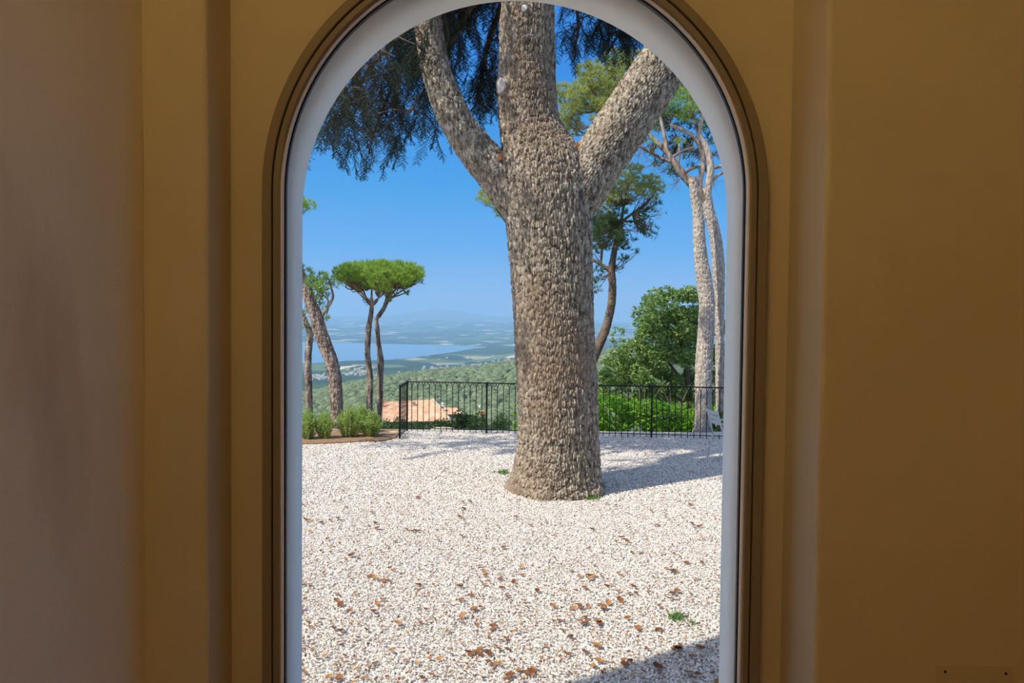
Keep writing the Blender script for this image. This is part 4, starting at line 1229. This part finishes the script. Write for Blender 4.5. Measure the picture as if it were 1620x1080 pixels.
# ------------------------------------------------------------------ iron railing
rail = empty('iron_railing', (-2.2, 16.0, 0))
tag(rail, 'black wrought iron railing with arched pickets along the terrace edge', 'railing')
A = np.array([-2.205, 16.0, 0]); B = np.array([4.55, 15.22, 0]); Bd = (B - A); LB = np.linalg.norm(Bd); Bd /= LB
RH = 1.04
def railing_run(p, d, L, posts, n_between, rp=0.021):
    def at(s, z): return p + d * s + np.array([0, 0, z])
    for s in posts:
        mb = MB(); mb.tube([at(s, -0.05), at(s, RH + 0.02)], rp, 6); mb.build('post', MT['iron'], rail)
    for nm, z, r in (('top_rail', RH, 0.013), ('bottom_rail', 0.06, 0.009)):
        mb = MB(); mb.tube([at(0, z), at(L / 2, z), at(L, z)], r, 6); mb.build(nm, MT['iron'], rail)
    for i in range(len(posts) - 1):
        s0, s1 = posts[i], posts[i + 1]
        n = n_between
        st = (s1 - s0) / (n + 0.6)
        xs_ = [s0 + st * (0.8 + k) for k in range(n)]
        for s in xs_:
            mb = MB(); mb.tube([at(s, 0.0), at(s, RH - 0.14)], 0.0085, 5); mb.build('picket', MT['iron'], rail)
        for k in range(-1, n):
            a0 = xs_[k] if k >= 0 else s0
            a1 = xs_[k + 1] if k + 1 < n else s1
            c, h_ = (a0 + a1) / 2, (a1 - a0) / 2
            mb = MB()
            mb.tube([at(c - h_ * math.cos(math.pi * j / 10), RH - 0.14 + 0.135 * math.sin(math.pi * j / 10)) for j in range(11)], 0.0065, 4)
            mb.build('picket_arch', MT['iron'], rail)
pl_ = 1.70
railing_run(A, Bd, pl_ * 4 - 0.0, [0, pl_, 2 * pl_, 3 * pl_, 4 * pl_], 13)
railing_run(np.array([-2.215, 15.02, 0]), np.array([0.01, 0.98, 0]) / 0.98005, 0.98, [0, 0.98], 6)

# ------------------------------------------------------------------ garden chair
def garden_chair():
    rz = math.radians(-80)
    c, s = math.cos(rz), math.sin(rz)
    footw = G(1119, 723, 0)
    lf = np.array([-0.22, -0.28])
    ox, oy = footw[0] - (c * lf[0] - s * lf[1]), footw[1] - (s * lf[0] + c * lf[1])
    o = empty('garden_chair', (ox, oy, 0))
    tag(o, 'pale grey metal garden armchair beside the right window edge', 'chair')
    def T(p): return (ox + c * p[0] - s * p[1], oy + s * p[0] + c * p[1], p[2])
    for sx_ in (-1, 1):
        nm = 'back_post'
        mb = MB(); mb.tube([T(p) for p in ((sx_ * .21, -.19, .43), (sx_ * .21, -.22, .55), (sx_ * .21, -.27, .72), (sx_ * .205, -.31, .86))], 0.013, 8); mb.build(nm, MT['chair'], o, True)
        mb = MB(); mb.tube([T(p) for p in ((sx_ * .22, -.28, 0.0), (sx_ * .215, -.23, .22), (sx_ * .21, -.18, .44))], 0.012, 8); mb.build('leg', MT['chair'], o, True)
        mb = MB(); mb.tube([T(p) for p in ((sx_ * .22, .25, 0.0), (sx_ * .215, .21, .44), (sx_ * .22, .16, .64))], 0.012, 8); mb.build('leg', MT['chair'], o, True)
        mb = MB(); mb.tube([T(p) for p in ((sx_ * .22, .17, .64), (sx_ * .225, .0, .655), (sx_ * .21, -.25, .64))], 0.014, 8); mb.build('armrest', MT['chair'], o, True)
    for k in range(7):
        y0 = -.19 + k * 0.06
        mb = MB(); V = [T(p) for p in ((-.21, y0, .435), (.21, y0, .435), (.21, y0 + .045, .437), (-.21, y0 + .045, .437), (-.21, y0, .447), (.21, y0, .447), (.21, y0 + .045, .449), (-.21, y0 + .045, .449))]
        mb.add(V, [(0, 3, 2, 1), (4, 5, 6, 7), (0, 1, 5, 4), (1, 2, 6, 5), (2, 3, 7, 6), (3, 0, 4, 7)]); mb.build('seat_slat', MT['chair'], o)
    for k in range(3):
        z0 = .615 + k * .082; z1 = z0 + .07
        f_ = lambda z: -.22 - (z - .55) * 0.29
        n_ = 8; V = []
        for i in range(n_ + 1):
            x = -.21 + .42 * i / n_; cv = -0.02 * math.cos((i / n_ - .5) * math.pi)
            for (zz, dd) in ((z0, 0), (z1, 0), (z1, .008), (z0, .008)): V.append(T((x, f_(zz) + cv + dd, zz)))
        Fc = [(a * 4 + b, a * 4 + (b + 1) % 4, (a + 1) * 4 + (b + 1) % 4, (a + 1) * 4 + b) for a in range(n_) for b in range(4)] + [(3, 2, 1, 0), (n_ * 4, n_ * 4 + 1, n_ * 4 + 2, n_ * 4 + 3)]
        mb = MB(); mb.add(V, Fc); mb.build('back_slat', MT['chair'], o)
garden_chair()

# ------------------------------------------------------------------ house below the terrace
YH = 100.0
hs = empty('stone_house', (P(655, 690, YH)[0], YH, -16))
tag(hs, 'low house with terracotta tiled roof below the terrace', 'house')
def roof_plane(name, q, parent, thick=0.25, rows=14, cols=46):
    """q: eave-left, eave-right, ridge-right, ridge-left; built of rolled tile columns"""
    q = [np.array(p) for p in q]
    nrm = np.cross(q[1] - q[0], q[3] - q[0]); nrm /= np.linalg.norm(nrm)
    nu_ = cols * 4 + 1
    V = []
    for j in range(rows * 2 + 1):
        v = j / (rows * 2)
        a, b = q[0] + (q[3] - q[0]) * v, q[1] + (q[2] - q[1]) * v
        step = 0.05 * (1 - (j % 2)) 
        for i in range(nu_):
            p = a + (b - a) * (i / (nu_ - 1))
            V.append(p + nrm * (0.07 * math.cos(2 * math.pi * i / 4) + step))
    Fc = grid_faces(rows * 2 + 1, nu_, False)
    return link(name, mesh_np(name, V, Fc), MT['tiles'], parent)
eL, eR, rR, rL = P(600, 668, YH - 3), P(714, 666, YH - 3), P(685, 632, YH + 3), P(604, 636, YH + 3)
roof_plane('roof', (eL, eR, rR, rL), hs)
mb = MB()
bk = P(714, 666, YH + 9) 
mb.add([tuple(eL - [0, 0, .15]), tuple(eR - [0, 0, .15]), tuple(rR - [0, 0, .15]), tuple(rL - [0, 0, .15]), (eL[0], YH + 9, eL[2] - .15), (eR[0], YH + 9, eR[2] - .15)],
       [(0, 1, 5, 4), (1, 2, 5), (3, 4, 5, 2), (0, 4, 3)])
mb.build('gable_roof_back', MT['tiles'], hs)
mb = MB(); mb.box(eL[0] + .4, eR[0] - .4, YH - 2.4, YH + 8.6, -17, eL[2] - 0.3); mb.build('wall', MT['housewall'], hs)
mb = MB(); mb.tube([tuple(rR + [0, -.1, .1]), tuple((rR + eR) / 2 + [0, -.1, .1]), tuple(eR + [0, -.1, .05])], 0.16, 6); mb.build('verge', MT['housewall'], hs)
a, b, c, d = P(706, 656, YH - 1), P(729, 655, YH - 1), P(722, 645, YH + 3), P(697, 645.5, YH + 3)
roof_plane('wing_roof', (a, b, c, d), hs, cols=9, rows=6)
mb = MB(); mb.box(a[0] - .3, b[0] - .1, YH - .7, YH + 4, -17, a[2] - .05); mb.build('wing_wall', MT['housewall'], hs)
def chimney(px, py, y, wpx, hpx, z_to, parent, material, capm):
    q = P(px, py, y); s = wpx / 2 * y / F; h_ = hpx * y / F
    mb = MB(); mb.box(q[0] - s * .8, q[0] + s * .8, y - s * .8, y + s * .8, z_to, q[2]); ch = mb.build('chimney', material, parent)
    mb = MB(); mb.box(q[0] - s * 1.25, q[0] + s * 1.25, y - s * 1.25, y + s * 1.25, q[2], q[2] + h_ * .25)
    mb.box(q[0] - s * .7, q[0] + s * .7, y - s * .7, y + s * .7, q[2] + h_ * .25, q[2] + h_ * .7)
    mb.add([(q[0] - s, y - s, q[2] + h_ * .7), (q[0] + s, y - s, q[2] + h_ * .7), (q[0] + s, y + s, q[2] + h_ * .7), (q[0] - s, y + s, q[2] + h_ * .7), (q[0], y, q[2] + h_ * 1.1)], [(0, 1, 2, 3), (0, 4, 1), (1, 4, 2), (2, 4, 3), (3, 4, 0)])
    mb.build('chimney_cap', capm, ch if ch else parent)
    return ch
chimney(699, 642.5, YH + 1, 6, 6, -11, hs, MT['housewall'], MT['white'])
chimney(606, 634, YH + 1.5, 4, 4, -11, hs, MT['terracotta'], MT['terracotta'])
chimney(655, 637.5, YH + 1.5, 4.5, 3, -11, hs, MT['housewall'], MT['housewall'])
ch2 = empty('chimney_stack', (P(763, 660, 60)[0], 60, -12))
tag(ch2, 'small terracotta chimney with pale cap rising above the shrubs', 'chimney')
chimney(763, 655, 60, 7, 7, -12, ch2, MT['terracotta'], MT['terracotta'])
q = P(759, 643.5, 60.2); lump('pale_finial', q, 0.12, MT['white'], ch2, 4, (0.8, 0.8, 1.3))

# ------------------------------------------------------------------ weeds and fallen leaves
def weed(label, px, py, size, seed, n=40):
    b = G(px, py, 0.0)
    o = empty('weed', b); tag(o, label, 'weed')
    r = np.random.default_rng(seed)
    c = b + np.stack([r.normal(0, size * .3, n), r.normal(0, size * .3, n), np.full(n, 0.005)], -1)
    d = r.normal(size=(n, 3)); d[:, 2] = np.abs(d[:, 2]) * 0.6 + 0.2; d /= np.linalg.norm(d, axis=1)[:, None]
    link('blades', mesh_np('blades', *tris(c, d, size * .55 * r.uniform(.6, 1.2, n), size * 0.10)), MT['weed'], o)
    mb = MB()
    for k in range(4): mb.tube([tuple(b + [0, 0, -0.01]), tuple(b + np.array([math.cos(k * 1.6) * size * .3, math.sin(k * 1.6) * size * .3, 0.03]))], 0.003, 4)
    mb.build('stems', MT['weed'], o)
weed('green weed in the gravel beside the shadow at the lower right', 1070, 977, 0.14, 1, 60)
weed('tiny pale weed to the right of the larger one', 1096, 986, 0.06, 2, 24)
weed('low grey-green weed in the gravel left of the cedar foot', 795, 748, 0.17, 3, 60)
weed('bright green weed at the right foot of the cedar', 936, 788, 0.15, 4, 70)

def leaf_mesh(k):
    r = random.Random(k)
    n = 6; V = []
    curl = r.uniform(0.2, 0.9); tw = r.uniform(-.5, .5)
    for i in range(n + 1):
        t = i / n; x = (t - .5)
        wv = 0.36 * math.sin(math.pi * min(1, t * 0.92 + 0.06)) ** 0.8 * r.uniform(.8, 1.15)
        z = 0.25 * curl * (4 * x * x) * r.uniform(.8, 1.2)
        V += [(x, -wv, z + wv * curl * .8 + tw * .1 * x), (x, 0, z - .02), (x, wv, z + wv * curl * .6 - tw * .1 * x)]
    Fc = []
    for i in range(n):
        for j in range(2):
            a = i * 3 + j; Fc.append((a, a + 1, a + 4, a + 3))
    me = bpy.data.meshes.new('fallen_leaf'); me.from_pydata(V, [], Fc)
    for p in me.polygons: p.use_smooth = True
    me.materials.append(MT['dry_leaf'])
    return me
LM = [leaf_mesh(k) for k in range(6)]
spots = []
rl = random.Random(77)
while len(spots) < 300:
    py = 1079 - 300 * rl.random() ** 1.0
    px = rl.uniform(470, 1150)
    q = G(px, py, 0.0)
    if math.hypot(q[0] - 0.63, q[1] - YT) < 0.85: continue
    spots.append((px, py))
    if rl.random() < 0.35 and len(spots) < 300:
        spots.append((px + rl.uniform(-14, 14), py + rl.uniform(-5, 5)))
for i, (px, py) in enumerate(spots):
    q = G(px, py, 0.0)
    o = bpy.data.objects.new('fallen_leaf', LM[i % 6])
    COL.objects.link(o)
    s = rl.uniform(0.038, 0.080)
    o.scale = (s, s * rl.uniform(.8, 1.2), s)
    o.location = (q[0], q[1], 0.006)
    o.rotation_euler = (rl.uniform(-.35, .35), rl.uniform(-.35, .35), rl.uniform(0, 6.28))
    tag(o, 'small curled brown dry leaf lying on the white gravel', 'leaf', 'fallen leaves on the gravel')
LQ = np.array([G(px, py, 0.0)[:2] for px, py in spots])
c = []
while len(c) < 2600:
    px = rl.uniform(460, 1160); py = 698 + 385 * rl.random() ** 1.3
    q = G(px, py, 0.006)
    if math.hypot(q[0] - 0.63, q[1] - YT) < 0.8 or q[1] > 15: continue
    if (np.hypot(LQ[:, 0] - q[0], LQ[:, 1] - q[1]) < 0.07).any(): continue
    c.append(q)
tag(link('leaf_litter', mesh_np('leaf_litter', *leaves(np.array(c) + [0, 0, 0.008], 0.036, 0.019, 3.0)), MT['dry_leaf_many']), 'scatter of tiny brown leaf crumbs all over the gravel', 'leaf litter', kind='stuff')
